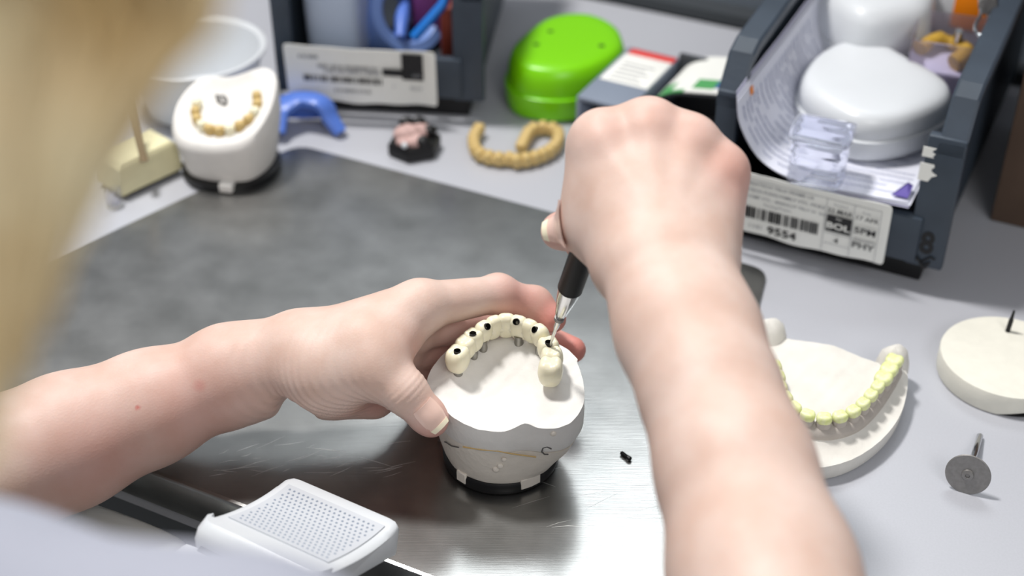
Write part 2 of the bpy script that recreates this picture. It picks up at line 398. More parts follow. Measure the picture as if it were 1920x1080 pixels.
RL = [('t', 'CREATECH TELO FRAME US', .36, .86, .0030, 'inkl', 'CENTER', 1.1, .00003), ('t', 'CREATECH FUNG.FAMILY VTC. PINKE', .37, .75, .0030, 'inkl', 'CENTER', 1.05, .00003),
      ('t', 'PURELICOMP VTC - BREDCUT TRLY W. Start', .37, .64, .0028, 'inkl', 'CENTER', 1.05, .00002), ('t', 'Pending-Project', .36, .55, .0026, 'inkl', 'CENTER', 1.0, 0),
      ('bars', .09, .61, .27, .46, 3, 'ink'), ('t', '1141', .24, .14, .0042, 'inkl', 'CENTER', 1.1, 0), ('t', '9554', .40, .13, .0078, 'ink', 'CENTER', 1.15, .00016),
      ('line', .64, .64, .04, .92, 'inkl'), ('line', .64, .95, .92, .92, 'inkl'), ('line', .80, .80, .04, .92, 'inkl'), ('line', .95, .95, .04, .92, 'inkl'), ('line', .05, .05, .05, .92, 'inkl'), ('line', .05, .95, .92, .92, 'inkl'),
      ('t', 'Received', .72, .85, .0022, 'inkl', 'CENTER', 1, 0), ('t', '22 MAR', .72, .74, .0042, 'ink', 'CENTER', 1.05, .00004),
      ('t', 'Finish', .87, .83, .0022, 'inkl', 'CENTER', 1, 0), ('t', '17 APR', .875, .73, .0042, 'ink', 'CENTER', 1.05, .00004),
      ('box', .65, .795, .39, .66, 'ink'), ('t', 'BOL', .72, .49, .0062, 'label', 'CENTER', 1.2, .00016), ('t', 'Pan', .72, .62, .0022, 'label', 'CENTER', 1.1, 0),
      ('t', '5PM', .875, .52, .0062, 'ink', 'CENTER', 1.15, .0001), ('t', '4', .72, .25, .0050, 'ink', 'CENTER', 1.1, .00006), ('line', .65, .95, .36, .36, 'inkl'), ('line', .65, .80, .18, .18, 'inkl'), ('t', 'PHY', .875, .27, .0062, 'ink', 'CENTER', 1.15, .0001), ('line', .82, .94, .385, .385, 'ink')]
LL = [('t', 'LABTEC', .12, .82, .0030, 'inkl', 'LEFT', 1.1, 0), ('t', 'CASE WORK TRAY UPPER', .42, .66, .0028, 'inkl', 'CENTER', 1.1, 0), ('t', 'IMPRESSION CAST FINISH', .44, .56, .0028, 'inkl', 'CENTER', 1.1, 0),
      ('bars', .12, .63, .37, .48, 5, 'ink'), ('t', '1139 9546', .42, .22, .0046, 'inkl', 'CENTER', 1.1, 0), ('box', .65, .79, .55, .68, 'ink'), ('box', .78, .92, .50, .98, 'ink'), ('box', .845, .905, .56, .62, 'inkl'),
      ('t', '1', .72, .36, .0040, 'inkl', 'CENTER', 1, 0), ('t', 'PHY', .87, .34, .0046, 'inkl', 'CENTER', 1, 0)]
LL = [l for l in LL if not (l[0] == 't' and l[1] in ('LABTEC', 'CASE WORK TRAY UPPER', 'IMPRESSION CAST FINISH', '1139 9546'))]
for k, (x0, x1, y) in enumerate(((.1, .22, .82), (.22, .62, .66), (.26, .64, .58), (.32, .56, .22))): LL.append(('bars', x0, x1, y-.03, y+.03, 20+k, 'inkl'))

rfl, rfr = T(1345, 398, .018), T(1747, 498, .018)
binR, WR, RZR = make_bin(rfl, rfr, .275, RL, 'charcoal plastic bin labelled 9554 holding papers and a white case', scuffs=True, num='8')
lfl, lfr = T(540, 167, .018), T(893, 186, .018)
binL, WL, RZL = make_bin(lfl, lfr, .20, LL, 'charcoal plastic bin with blurred label, filled with blue and purple plastic')

# local frame of a bin -> world
def inbin(b, rz):
    c, s = math.cos(rz), math.sin(rz); o = b.location
    return lambda x, y, z: np.array([o[0]+c*x-s*y, o[1]+s*x+c*y, z])
R = inbin(binR, RZR); L = inbin(binL, RZL)

# ---- papers curled in the labelled bin
def sheet(name, off, y0, y1, xr, m, label, lines=True, skew=0.0):
    path = catmull([(.0085+off, .109-off*1.5), (.0115+off, .088), (.025+off, .068), (.050, .057+off), (.085, .0555+off), (xr, .0555+off)], 6, False)
    n = len(path); ys = np.linspace(y0, y1, 8)
    def P(i, y, e=0.0):
        p = path[i]; t = path[min(i+1, n-1)] - path[max(i-1, 0)]; t /= np.linalg.norm(t)
        nn = np.array([-t[1], t[0]])
        q = p + nn*e
        return R(q[0], y + skew*(1 - i/n), q[1] + .0004*math.sin(y*60+i*.3))
    v = [P(i, y) for i in range(n) for y in ys] + [P(i, y, -.00025) for i in range(n) for y in ys]; m_ = len(ys); N = n*m_; f = []
    for i in range(n-1):
        for j in range(m_-1):
            a = i*m_+j; f.append((a, a+1, a+m_+1, a+m_)); f.append((N+a, N+a+m_, N+a+m_+1, N+a+1))
    for i in range(n-1):
        for j, s in ((0, 1), (m_-1, -1)):
            a = i*m_+j; f.append((a, a+m_, N+a+m_, N+a))
    for j in range(m_-1):
        for i in (0, n-1):
            a = i*m_+j; f.append((a, a+1, N+a+1, N+a))
    o = obj(name, v, f, m)
    tag(o, label, 'paper', 'work sheets in the labelled bin')
    if lines:
        rr = random.Random(4); vv = []; ff = []
        yrow = y0 + .008
        while yrow < y1 - .03:
            i = 3
            while i < n-4:
                ln = rr.randint(2, 5); pts = []
                for k in range(ln*6+1):
                    u = i + k/6
                    if u >= n-2: break
                    ii = int(u); fr_ = u-ii
                    a = P(ii, yrow + .0011*math.sin(k*2.3+rr.random()*1.5), .0004); b = P(ii+1, yrow + .0011*math.sin(k*2.3+rr.random()), .0004)
                    pts.append(a*(1-fr_)+b*fr_)
                if len(pts) > 3:
                    a, b = tube_data(pts, .00015, 4, len(vv)); vv += a; ff += b
                i += ln + rr.choice((0, 1, 1, 2))
            yrow += rr.choice((.0055, .0065, .008))
        obj('handwriting', vv, ff, M['inkb'], o, smooth=False)
        q = [P(1, y0+.020, .0005), P(3, y0+.021, .0005), P(3, y0+.026, .0005), P(1, y0+.025, .0005)]
        obj('orange_tab', q + [p + np.array([0, 0, .0003]) for p in q], loft([[0]*4, [0]*4])[1], M['orange'], o, smooth=False)
    return o
sheet('paper_sheet', .0000, -.006, .17, .112, M['paperb'], 'lilac work sheet at the bottom of the curled stack in the labelled bin', False, -.008)
sheet('paper_sheet', .0012, -.005, .17, .1125, M['paper'], 'plain white work sheet in the middle of the curled paper stack', False, -.012)
sheet('paper_sheet', .0024, -.004, .165, .111, M['paper'], 'handwritten work sheet with an orange tab, uppermost in the curled stack', True, -.015)
vx = [R(.101, -.003, .0595), R(.110, -.003, .0595), R(.110, .010, .0605), R(.107, .009, .0625)]
tag(obj('card_scrap', vx + [p + np.array([0, 0, .0006]) for p in vx], loft([[0]*4, [0]*4])[1], M['violet'], smooth=False), 'small violet card scrap at the corner of the work sheets by the bin post', 'card')

# ---- cases with a D-shaped outline
def d_case(name, outl, z0, hb, hl, m, label, lidin=.004, holes=None, hm=None, ridge=.004):
    root = empty(name, (0, 0, 0))
    P = catmull(outl, 6)
    insolid('case_base', P, [(.006, z0), (.0015, z0+.002), (0, z0+hb*.5), (0, z0+hb), (.0012, z0+hb+.0008)], m, root)
    zt = z0+hb+hl
    insolid('case_lid', P, [(.0022, z0+hb+.0003), (lidin*.5, z0+hb+.0015), (lidin*.7, z0+hb+hl*.55), (lidin+.0012, zt-.003), (lidin+.004, zt-.0008), (lidin+.009, zt), (lidin+.016, zt+.0004)], m, root)
    if holes:
        for h in holes:
            lathe('vent_hole_shade', [(.0022, zt-.0010), (.0022, zt+.0005), (.0014, zt+.0006)], hm, root, 14, Matrix.Translation((h[0], h[1], 0)))  # dark green plugs paint the shade of the vent holes
    tag(root, label, 'case'); return root
zt = .088
d_case('retainer_case', [T(x, y, .074)[:2] for x, y in ((1560, 112), (1625, 104), (1700, 138), (1768, 178), (1786, 208), (1762, 236), (1690, 262), (1610, 266), (1545, 240), (1500, 206), (1492, 172), (1515, 138))],
       .0592, .014, .016, M['white'], 'glossy white D-shaped retainer case lying on the work sheets', .003)
gz = .02
d_case('retainer_case', [T(x, y, gz)[:2] for x, y in ((1000, 82), (1050, 64), (1110, 64), (1160, 86), (1178, 122), (1160, 150), (1110, 176), (1045, 186), (975, 176), (948, 152), (955, 122))],
       .0, .018, .022, M['green'], 'bright lime green retainer case with small round vent holes', .004,
       [T(1032, 57, .041), T(1006, 82, .041), T(1128, 84, .041)], M['greend'])

# ---- clear ribbed vial box in front of the white case
def vial():
    c = T(1530, 335, .058); root = empty('clear_vial_box', (c[0], c[1], .0590), RZR + math.radians(4))
    w, d, h = .015, .011, .030
    P = [(-w, -d), (-w*.6, -d*1.25), (w*.6, -d*1.25), (w, -d), (w, d), (w*.6, d*1.2), (-w*.6, d*1.2), (-w, d)]
    P = catmull(P, 3)
    prof = [(.9, 0), (1, .002)]
    for k in range(4): prof += [(1, .004+k*.006), (.93, .006+k*.006), (.93, .0075+k*.006), (1, .009+k*.006)]
    prof += [(1.0, .030), (.9, .032)]
    solid('ribbed_body', P, prof, M['clear'], root)
    solid('rim', P, [(1.04, .0285), (1.12, .029), (1.12, .0310), (1.04, .0315)], M['clear'], root)
    tag(root, 'small clear ribbed plastic box standing on the work sheets before the white case', 'plastic box')
vial()

# ---- other contents of the labelled bin
def back_case():
    c = T(1610, 40, .085); root = empty('white_case', (0, 0, 0))
    P = catmull([(T(x, y, .093) + V*.017)[:2] for x, y in ((1500, -30), (1500, 20), (1545, 70), (1600, 98), (1680, 92), (1735, 70), (1742, 10), (1700, -40), (1600, -60))], 6)
    insolid('case_base', P, [(.006, .0592), (.001, .064), (0, .082)], M['whitet'], root)
    insolid('case_lid', P, [(.0005, .0822), (.0, .088), (.002, .102), (.006, .109), (.014, .112)], M['whitet'], root)
    tag(root, 'milky white rounded case at the back of the labelled bin', 'case')
back_case()
def spec_box():
    c = T(1772, 100, .093) + V*.014; root = empty('clear_specimen_box', (c[0], c[1], .0592), RZR + .1)
    w, d, h, t = .0225, .024, .044, .0012
    for nm, lo, hi in (('side', (-w, -d, 0), (-w+t, d, h)), ('side', (w-t, -d, 0), (w, d, h)), ('side', (-w+t, -d, 0), (w-t, -d+t, h)), ('side', (-w+t, d-t, 0), (w-t, d, h)), ('bottom', (-w+t, -d+t, 0), (w-t, d-t, t))):
        box(nm, lo, hi, M['clearv'], root, .0003)
    box('foam_insert', (-w+.002, -d+.002, .0015), (w-.002, d-.002, .024), M['paperb'], root, .002)
    tag(root, 'open clear lilac-tinted plastic box wedged beside the bin wall', 'plastic box')
    o = empty('gold_casting', (c[0], c[1], .0835), RZR - .4)
    pts = [(.0125*math.cos(a), .015*math.sin(a)-.006, .006+.002*math.sin(3*a)) for a in np.linspace(-.4, PI+.4, 16)]
    tube('arch', pts, [.0052+.0007*math.sin(i*2.4) for i in range(16)], M['gold'], o, 10)
    tube('stub', [(.0, .008, .010), (.002, .004, .018)], [.003, .0022], M['chrome'], o, 10)
    tag(o, 'mustard gold arch-shaped casting lying inside the clear plastic box', 'dental casting')
spec_box()
def carton():
    c = T(1832, 50, .083) + V*.018 - U*.010; root = empty('white_carton', (c[0], c[1], .0592), RZR - .15)
    box('carton_body', (-.030, -.002, 0), (.016, .030, .050), M['white2'], root, .0015)
    box('orange_sticker', (-.009, -.0026, .010), (.0135, -.0019, .040), M['orange'], root, .0002)
    tag(root, 'white carton with an orange sticker at the back corner of the labelled bin', 'carton')
    c = T(1850, 60, .112)
    o = empty('wire_clip', (0, 0, 0))
    pts = [T(x, y, z+.010) for x, y, z in ((1836, -8, .118), (1840, 22, .117), (1830, 45, .116), (1830, 60, .115), (1842, 68, .115), (1858, 66, .115), (1868, 52, .116), (1872, 30, .117), (1884, 0, .118))]
    tube('wire_loop', catmull(pts, 5, False), .0011, M['chrome'], o, 8)
    a, b = T(1852, -12, .129), T(1852, 12, .1285)
    tube('clip_barrel', [a, b], .0055, M['gunmetal'], o, 14)
    tag(o, 'metal wire loop clip hanging over the rim of the labelled bin', 'clip')
carton()

# ---- contents of the other bin
def bin_left_things():
    o = empty('pale_blue_tub', tuple(L(.032, .036, .0242)), RZL)
    P = catmull([(-.017, -.024), (.014, -.024), (.018, .0), (.014, .03), (-.017, .03), (-.020, .0)], 5)
    solid('tray_body', P, [(.8, 0), (.95, .01), (1.02, .075), (1.06, .082), (.98, .086)], M['bluew'], o)
    tag(o, 'pale blue white plastic tub standing at the post of the blurred-label bin', 'tub')
    cf = D(768, 22, 1.018); ax = np.array([.52, -.66, .52]); ax /= np.linalg.norm(ax)
    o = empty('blue_tape_roll', tuple(cf)); m = axis_m(tuple(-ax*.034), (0, 0, 0))
    lathe('roll_body', [(.0195, 0), (.030, 0), (.0305, .003), (.0305, .030), (.0295, .033), (.0225, .034), (.0205, .032), (.0195, .028)], M['bluel'], o, 48, m, False, False)
    lathe('roll_core', [(.0195, .028), (.0185, .027), (.0185, .001), (.0195, 0)], M['blue'], o, 40, m, False, False)
    up = np.array([.0, .6, .8]); sd = np.cross(ax, up); sd /= np.linalg.norm(sd)
    tube('loose_end', [ax*.001 - up*.020 + sd*.008, -ax*.004 - up*.004 + sd*.004, -ax*.012 + up*.010 - sd*.002], [.004, .0055, .004], M['blue'], o, 10)
    tag(o, 'periwinkle blue plastic roll with an open centre inside the blurred-label bin', 'roll')
    o = empty('purple_pouch', tuple(L(.101, .085, .0242)), RZL)
    P = catmull([(-.022, -.014), (.020, -.016), (.022, .016), (-.022, .014)], 5)
    solid('pouch_body', P, [(.85, 0), (1, .01), (.95, .05), (.75, .082), (.4, .088)], M['purple'], o)
    tag(o, 'purple pouch leaning at the side of the blurred-label bin', 'pouch')
    o = tube('blue_stick', [L(.090, .004, .060), L(.109, .016, .080), L(.119, .04, .106)], .0035, M['blue2'], None, 12)
    tag(o, 'bright blue plastic stick leaning out over the blurred-label bin', 'stick')
    o = empty('rust_block', tuple(L(.113, .035, .0242)), RZL)
    box('block_body', (-.008, -.012, 0), (.010, .012, .050), M['redd'], o, .003)
    tag(o, 'rust-red plastic block under the blue stick in the bin', 'block')
bin_left_things()

# ================================================================== grey dispenser behind the fist
def dispenser():
    a = T(1080, 190, .035); b = T(1180, 215, .035); c = T(1205, 118, .035)
    rz = math.atan2(b[1]-a[1], b[0]-a[0]); w = np.linalg.norm(b-a); d = .085
    root = empty('grey_dispenser', (a[0], a[1], 0), rz); h = .036; t = .003
    box('case_side', (0, 0, 0.0002), (t, d, h), M['grey'], root, .0008); box('case_side', (w-t, 0, 0.0002), (w, d, h), M['grey'], root, .0008)
    box('case_top', (0, 0, h), (w, d, h+.003), M['grey'], root, .001); box('case_bottom', (t, 0, .0002), (w-t, d, .003), M['grey'], root, .0005)
    box('inner_block', (t, .020, .003), (w-t, d-.002, h), M['greyd'], root, .0005)
    # curved arm with cut-out
    path = [(w, .052, .020), (w+.006, .055, .034), (w+.018, .058, .0415), (w+.036, .061, .044), (w+.065, .066, .046)]
    path = catmull(path, 5, False)
    rings = [[(p[0]-.0, p[1]-.028, p[2]-.002), (p[0], p[1]-.028, p[2]), (p[0], p[1]+.030, p[2]), (p[0], p[1]+.030, p[2]-.002)] for p in path]
    v, f = loft(rings); obj('curved_arm', v, f, M['greyd'], root)
    path2 = [(p[0], p[1], p[2]+.0006) for p in path]
    def strip(name, i0, i1, y0, y1, m, e=.0008):
        pp = path[i0:i1+1]; rings = [[(p[0], p[1]+y0, p[2]+.0001), (p[0], p[1]+y0, p[2]+e), (p[0], p[1]+y1, p[2]+e), (p[0], p[1]+y1, p[2]+.0001)] for p in pp]
        v, f = loft(rings); obj(name, v, f, m, root)
    strip('label_strip', 5, 20, -.028, .030, M['label']); strip('green_print', 6, 9, -.024, -.012, M['printg'], .0012); strip('green_print', 13, 16, -.022, -.008, M['printg'], .0012)
    strip('blue_print', 16, 20, -.020, -.006, M['printb'], .0012); strip('green_edge', 3, 12, -.0285, -.025, M['printg'], .0012)
    box('end_wall', (w+.060, .040, .0002), (w+.066, .095, .044), M['greyd'], root, .001)
    box('back_wall', (w, .082, .0002), (w+.060, .086, .043), M['greyd'], root, .0005)
    box('paper_label', (.003, .030, h+.003), (w-.001, d-.012, h+.0035), M['label'], root, .0001)
    box('red_stripe', (.004, d-.012, h+.003), (w-.001, d-.003, h+.0037), M['red'], root, .0001)
    for k in range(5): box('text_line', (.008, .034+k*.006, h+.0035), (w-.008-.004*(k % 2), .0353+k*.006, h+.0037), M['inkl'], root, 0)
    tag(root, 'grey plastic dispenser with a white, red and green label and open end', 'dispenser')
dispenser()

# ================================================================== back row
def cup():
    c = T(362, 88, .045); root = empty('white_cup', (c[0], c[1], 0))
    lathe('cup_body', [(.035, .0003), (.038, .002), (.0475, .042), (.0502, .043), (.0506, .0452), (.0492, .0458), (.0464, .044), (.0365, .005), (.010, .0045)], M['whitet'], root, 48)
    tag(root, 'wide white plastic mixing cup behind the small rear cast', 'cup')
cup()
def block():
    p = T(232, 378); q = T(345, 325); rz = math.atan2(q[1]-p[1], q[0]-p[0]); w = np.linalg.norm(q-p)
    root = empty('stone_block', (p[0], p[1], 0), rz); d = .030
    box('black_foot', (.002, .002, .0003), (w-.001, d-.002, .004), M['black'], root, .0008)
    v, f = loft([[(0, 0, .004), (w, 0, .004), (w, d, .004), (0, d, .004)], [(.001, .001, .022), (w-.001, .001, .022), (w-.001, d-.001, .022), (.001, d-.001, .022)], [(.004, .003, .025), (w-.004, .003, .025), (w-.004, d-.003, .025), (.004, d-.003, .025)]])
    obj('block_body', v, f, M['creamblk'], root)
    tag(root, 'pale yellow stone block on a thin black foot, holding an upright stick', 'block')
    b = T(270, 302, .0245); t = T(235, 170, .062)
    o = tube('wooden_stick', [b, b+(t-b)*.1, t], [.0028, .0024, .0030], M['wick'], None, 12)
    tag(o, 'brown stick standing upright in the pale yellow stone block', 'stick')
    c = T(214, 385); o = empty('plastic_thimble', (c[0], c[1], 0))
    lathe('cap_wall', [(.0050, .0003), (.0052, .012), (.0044, .0125), (.0042, .002), (.001, .0018)], M['clear'], o, 20)
    tag(o, 'tiny clear plastic cap beside the pale yellow stone block', 'cap')
block()

def arch_pts(w, d, n, a0=-.15, a1=PI+.15):
    out = []
    for a in np.linspace(a0, a1, n):
        out.append((w*math.cos(a), d*math.sin(a)*(1 if math.sin(a) > 0 else 1.6)))
    return out
def blob(bm, c, r, sub=2, rot=0):
    g = bmesh.ops.create_icosphere(bm, subdivisions=sub, radius=1.0)
    m = Matrix.Translation(c) @ Matrix.Rotation(rot, 4, 'Z') @ Matrix.Diagonal((*r, 1))
    bmesh.ops.transform(bm, matrix=m, verts=g['verts'])
def tooth_mesh(w=.005, d=.006, h=.006, cusp=.18, nu=24, nv=18, e=.62, molar=True):
    """a crown: rounded block with cusps, centred on the origin"""
    vs_ = []; fs = []
    def sg(x, p): return math.copysign(abs(x)**p, x)
    for i in range(nv+1):
        ph = -PI/2 + PI*i/nv
        for j in range(nu):
            th = 2*PI*j/nu
            x = sg(math.cos(ph), e)*sg(math.cos(th), .75)*w; y = sg(math.cos(ph), e)*sg(math.sin(th), .75)*d; z = sg(math.sin(ph), .75)*h
            if z > 0:
                u, v = x/w, y/d
                z += h*cusp*(math.cos(u*PI*(1.35 if molar else .5))*-.5*0 + (abs(u)**1.2*1.0 + .0) * (abs(v)**1.0) * 1.6 - .55*math.exp(-(v/.38)**2)*(1 if molar else 0)) * (z/h)
            taper = 1 - .16*max(0, -z/h)
            vs_.append((x*taper, y*taper, z))
    for i in range(nv):
        for j in range(nu):
            k = (j+1) % nu; fs.append((i*nu+j, i*nu+k, (i+1)*nu+k, (i+1)*nu+j))
    return vs_, fs

def rear_cast():
    c = T(436, 318); root = empty('small_rear_cast', (c[0], c[1], 0), math.radians(-12))
    lathe('black_base', [(.030, .0003), (.0325, .001), (.0325, .006), (.029, .007)], M['black'], root, 40)
    P = catmull([(.033, -.004), (.024, -.026), (0, -.032), (-.024, -.026), (-.034, -.002), (-.024, .020), (-.002, .022), (.018, .030), (.030, .022)], 6)
    P = [np.array(p) for p in P]; c2 = np.array([0, -.002])
    rings = []
    for s, z, k in ((.80, .004, 0), (.86, .010, 0), (.93, .022, .1), (.99, .032, .4), (1.0, .040, 1), (.96, .0435, 1), (.88, .0445, 1), (.74, .043, 1), (.55, .0405, 1), (.3, .041, 1), (.05, .042, 1)):
        rings.append([(*(c2+(p-c2)*s), z + .0035*k + k*(.46*(p[1]-c2[1])*s + .06*p[0]*s)) for p in P])
    v, f = loft(rings); obj('cast_body', v, f, M['plaster'], root)
    box('base_tab', (.004, -.0335, .003), (.013, -.026, .009), M['plaster'], root, .001)
    ap = [(.0205*math.cos(a)+.002, .0175*math.sin(a)-.001) for a in np.linspace(-PI*1.02, PI*.16, 12)]
    for i, (x, y) in enumerate(ap):
        a = math.atan2(y, x); v, f = tooth_mesh(.0032, .0036, .0042, nu=12, nv=8)
        o = obj('tooth', [(p[0], p[1], p[2]) for p in v], f, M['tan'] if i % 3 else M['tooth'], root); o.location = (x, y, .0465 + .46*(y+.002) + .06*x); o.rotation_euler = (0, 0, a)
    for k in range(6):
        sp = [(-.004+.005*math.sin(k*1.7+j*.9), .005+.004*math.cos(k*2.1+j*1.3)) for j in range(3)]
        tube('pencil_scribble', [(a, b, .0455+.46*(b+.002)+.06*a) for a, b in sp], .0005, M['pencil'], root, 5)
    tag(root, 'small white plaster cast with tan teeth on a black base, on the back bench', 'dental cast')
rear_cast()
def blue_bit():
    root = empty('blue_impression_tray', tuple(T(575, 245)))
    o0 = T(575, 245)
    def w(x, y, z): return T(x, y, z) - o0
    path = catmull([w(505, 245, .008), w(520, 205, .018), w(560, 184, .022), w(604, 192, .022), w(622, 222, .012), w(640, 248, .004)], 6, False)
    n = len(path); rings = []
    for i, p in enumerate(path):
        t = path[min(i+1, n-1)]-path[max(i-1, 0)]; t /= np.linalg.norm(t); a = np.cross(t, (0, 0, 1.)); a /= np.linalg.norm(a); u = np.cross(a, t)
        s = i/(n-1); wd = (.011*(1-s)+.0045*s); th = .003
        rings.append([p+a*wd+u*th*.3, p+a*wd*.6+u*th, p-a*wd*.6+u*th, p-a*wd+u*th*.3, p-a*wd-u*th, p+a*wd-u*th])
    v, f = loft(rings); obj('tray_arch', v, f, M['blue'], root)
    box('tray_web', tuple(w(545, 215, .004)-np.array([.012, .004, 0])), tuple(w(590, 205, .016)+np.array([.004, .012, 0])), M['blue'], root, .003)
    tag(root, 'blue curved plastic impression tray between the rear cast and the bin', 'impression tray')
blue_bit()
def hexbit():
    c = T(778, 285); root = empty('black_mount', (c[0], c[1], 0), .35)
    P = [(.0185*math.cos(a), .0165*math.sin(a)) for a in np.linspace(0, 2*PI, 7)[:-1]]
    solid('hex_base', P, [(.92, .0003), (1, .0015), (1, .009), (.94, .0105)], M['black'], root)
    bm = bmesh.new()
    for (x, y, z, r) in ((-.004, .002, .014, .010), (.005, .004, .013, .009), (-.001, -.006, .012, .008), (-.008, -.004, .012, .006)): blob(bm, (x, y, z), (r, r*.85, r*.62), 2)
    bobj('plaster_lump', bm, M['pinkst'], root)
    for (x, y, z) in ((.006, .009, .017), (.011, .001, .014), (.003, -.010, .013), (-.002, .010, .018)):
        bm = bmesh.new(); blob(bm, (x, y, z), (.0055, .0045, .0040), 2); bobj('black_resin', bm, M['black'], root)
    bm = bmesh.new(); blob(bm, (-.010, -.011, .013), (.0022,)*3, 2); bobj('bead', bm, M['white'], root)
    tag(root, 'small black hexagonal mount with a pinkish plaster lump on the bench', 'mount')
hexbit()
def tan_arch(ctrl, label):
    o0 = T(*ctrl[0][:2]); o0[2] = 0
    pts = catmull([T(x, y, .006)-o0 for x, y in ctrl], 8, False)
    seg = [0]; 
    for a, b in zip(pts, pts[1:]): seg.append(seg[-1]+np.linalg.norm(b-a))
    root = empty('tan_arch', tuple(o0)); n = max(6, int(seg[-1]/.0062))
    q = [np.array([np.interp(s, seg, [p[k] for p in pts]) for k in range(3)]) for s in np.linspace(0, seg[-1], n)]
    tube('arch_bar', [p - np.array([0, 0, .0012]) for p in q], .0037, M['tan'], root, 10)
    for i, p in enumerate(q):
        t = q[min(i+1, n-1)]-q[max(i-1, 0)]; v, f = tooth_mesh(.0036, .0043, .0050, nu=14, nv=10)
        o = obj('tooth', v, f, M['tan'], root); o.location = (p[0], p[1], .0058); o.rotation_euler = (0, 0, math.atan2(t[1], t[0]))
    tag(root, label, 'dental arch', 'tan dental arches on the back bench')
tan_arch(((898, 243), (888, 262), (895, 286), (925, 297), (955, 298)), 'tan resin dental arch lying open, nearer the black hexagonal mount')
tan_arch(((968, 302), (1000, 297), (1036, 280), (1048, 254), (1028, 240), (996, 245), (978, 276)), 'tan resin dental arch curled nearly closed, next to the green case')
def sidepanel():
    p = T(1856, 414); root = empty('wooden_cabinet', (p[0], p[1], 0), BA)
    box('cabinet_body', (0.0, 0, .0005), (.30, .13, .30), M['wood'], root, .001)
    tag(root, 'plain brown wooden cabinet end standing beside the labelled bin', 'cabinet')
sidepanel()

# ================================================================== casts
def seg_dist(p, pts):
    best = 9
    for a, b in zip(pts, pts[1:]):
        ab = b-a; t = max(0, min(1, np.dot(p-a, ab)/max(np.dot(ab, ab), 1e-12))); best = min(best, np.linalg.norm(p-a-ab*t))
    return best
def field_cast(name, outline, side, hfun, m, parent, nr=26, c=None):
    """side: list of (scale, z or None) bottom to top; then a height field over the outline"""
    P = [np.array(p[:2], float) for p in outline]; c = np.array(c) if c is not None else np.mean(P, axis=0); rings = []
    for s, z, w in side: rings.append([(*(c+(p-c)*s), z + w*(hfun(p)-z)) for p in P])
    for k in range(nr+1):
        s = 1 - k/nr*.985
        s2 = s if k else 1.0
        rings.append([(*(c+(p-c)*s2), hfun(c+(p-c)*s2)) for p in P])
    v, f = loft(rings); return obj(name, v, f, m, parent)

MT = [  # crowns of the bridge: pixel, half sizes (along arch, across), height, access hole?
    (858, 669, .0054, .0056, .0068, 1, 1), (873, 647, .0046, .0050, .0058, 0, 1), (887, 634, .0042, .0048, .0058, 1, 1), (905, 619, .0043, .0040, .0068, 1, 0),
    (925, 609, .0042, .0036, .0072, 0, 0), (949, 605, .0046, .0036, .0076, 0, 0), (973, 609, .0046, .0038, .0074, 1, 0), (995, 616, .0042, .0038, .0070, 0, 0),
    (1013, 626, .0043, .0044, .0066, 1, 0), (1028, 650, .0044, .0052, .0062, 1, 1), (1035, 669, .0046, .0054, .0060, 0, 1), (1032, 692, .0056, .0060, .0072, 0, 1)]
TZ = .0655
tooth_pos = [T(x, y, TZ - (.0035, .002, .001, 0, 0, 0, 0, 0, 0, .001, .002, .0035)[i]) for i, (x, y, *_) in enumerate(MT)]
CX, CY = -.0035, .530
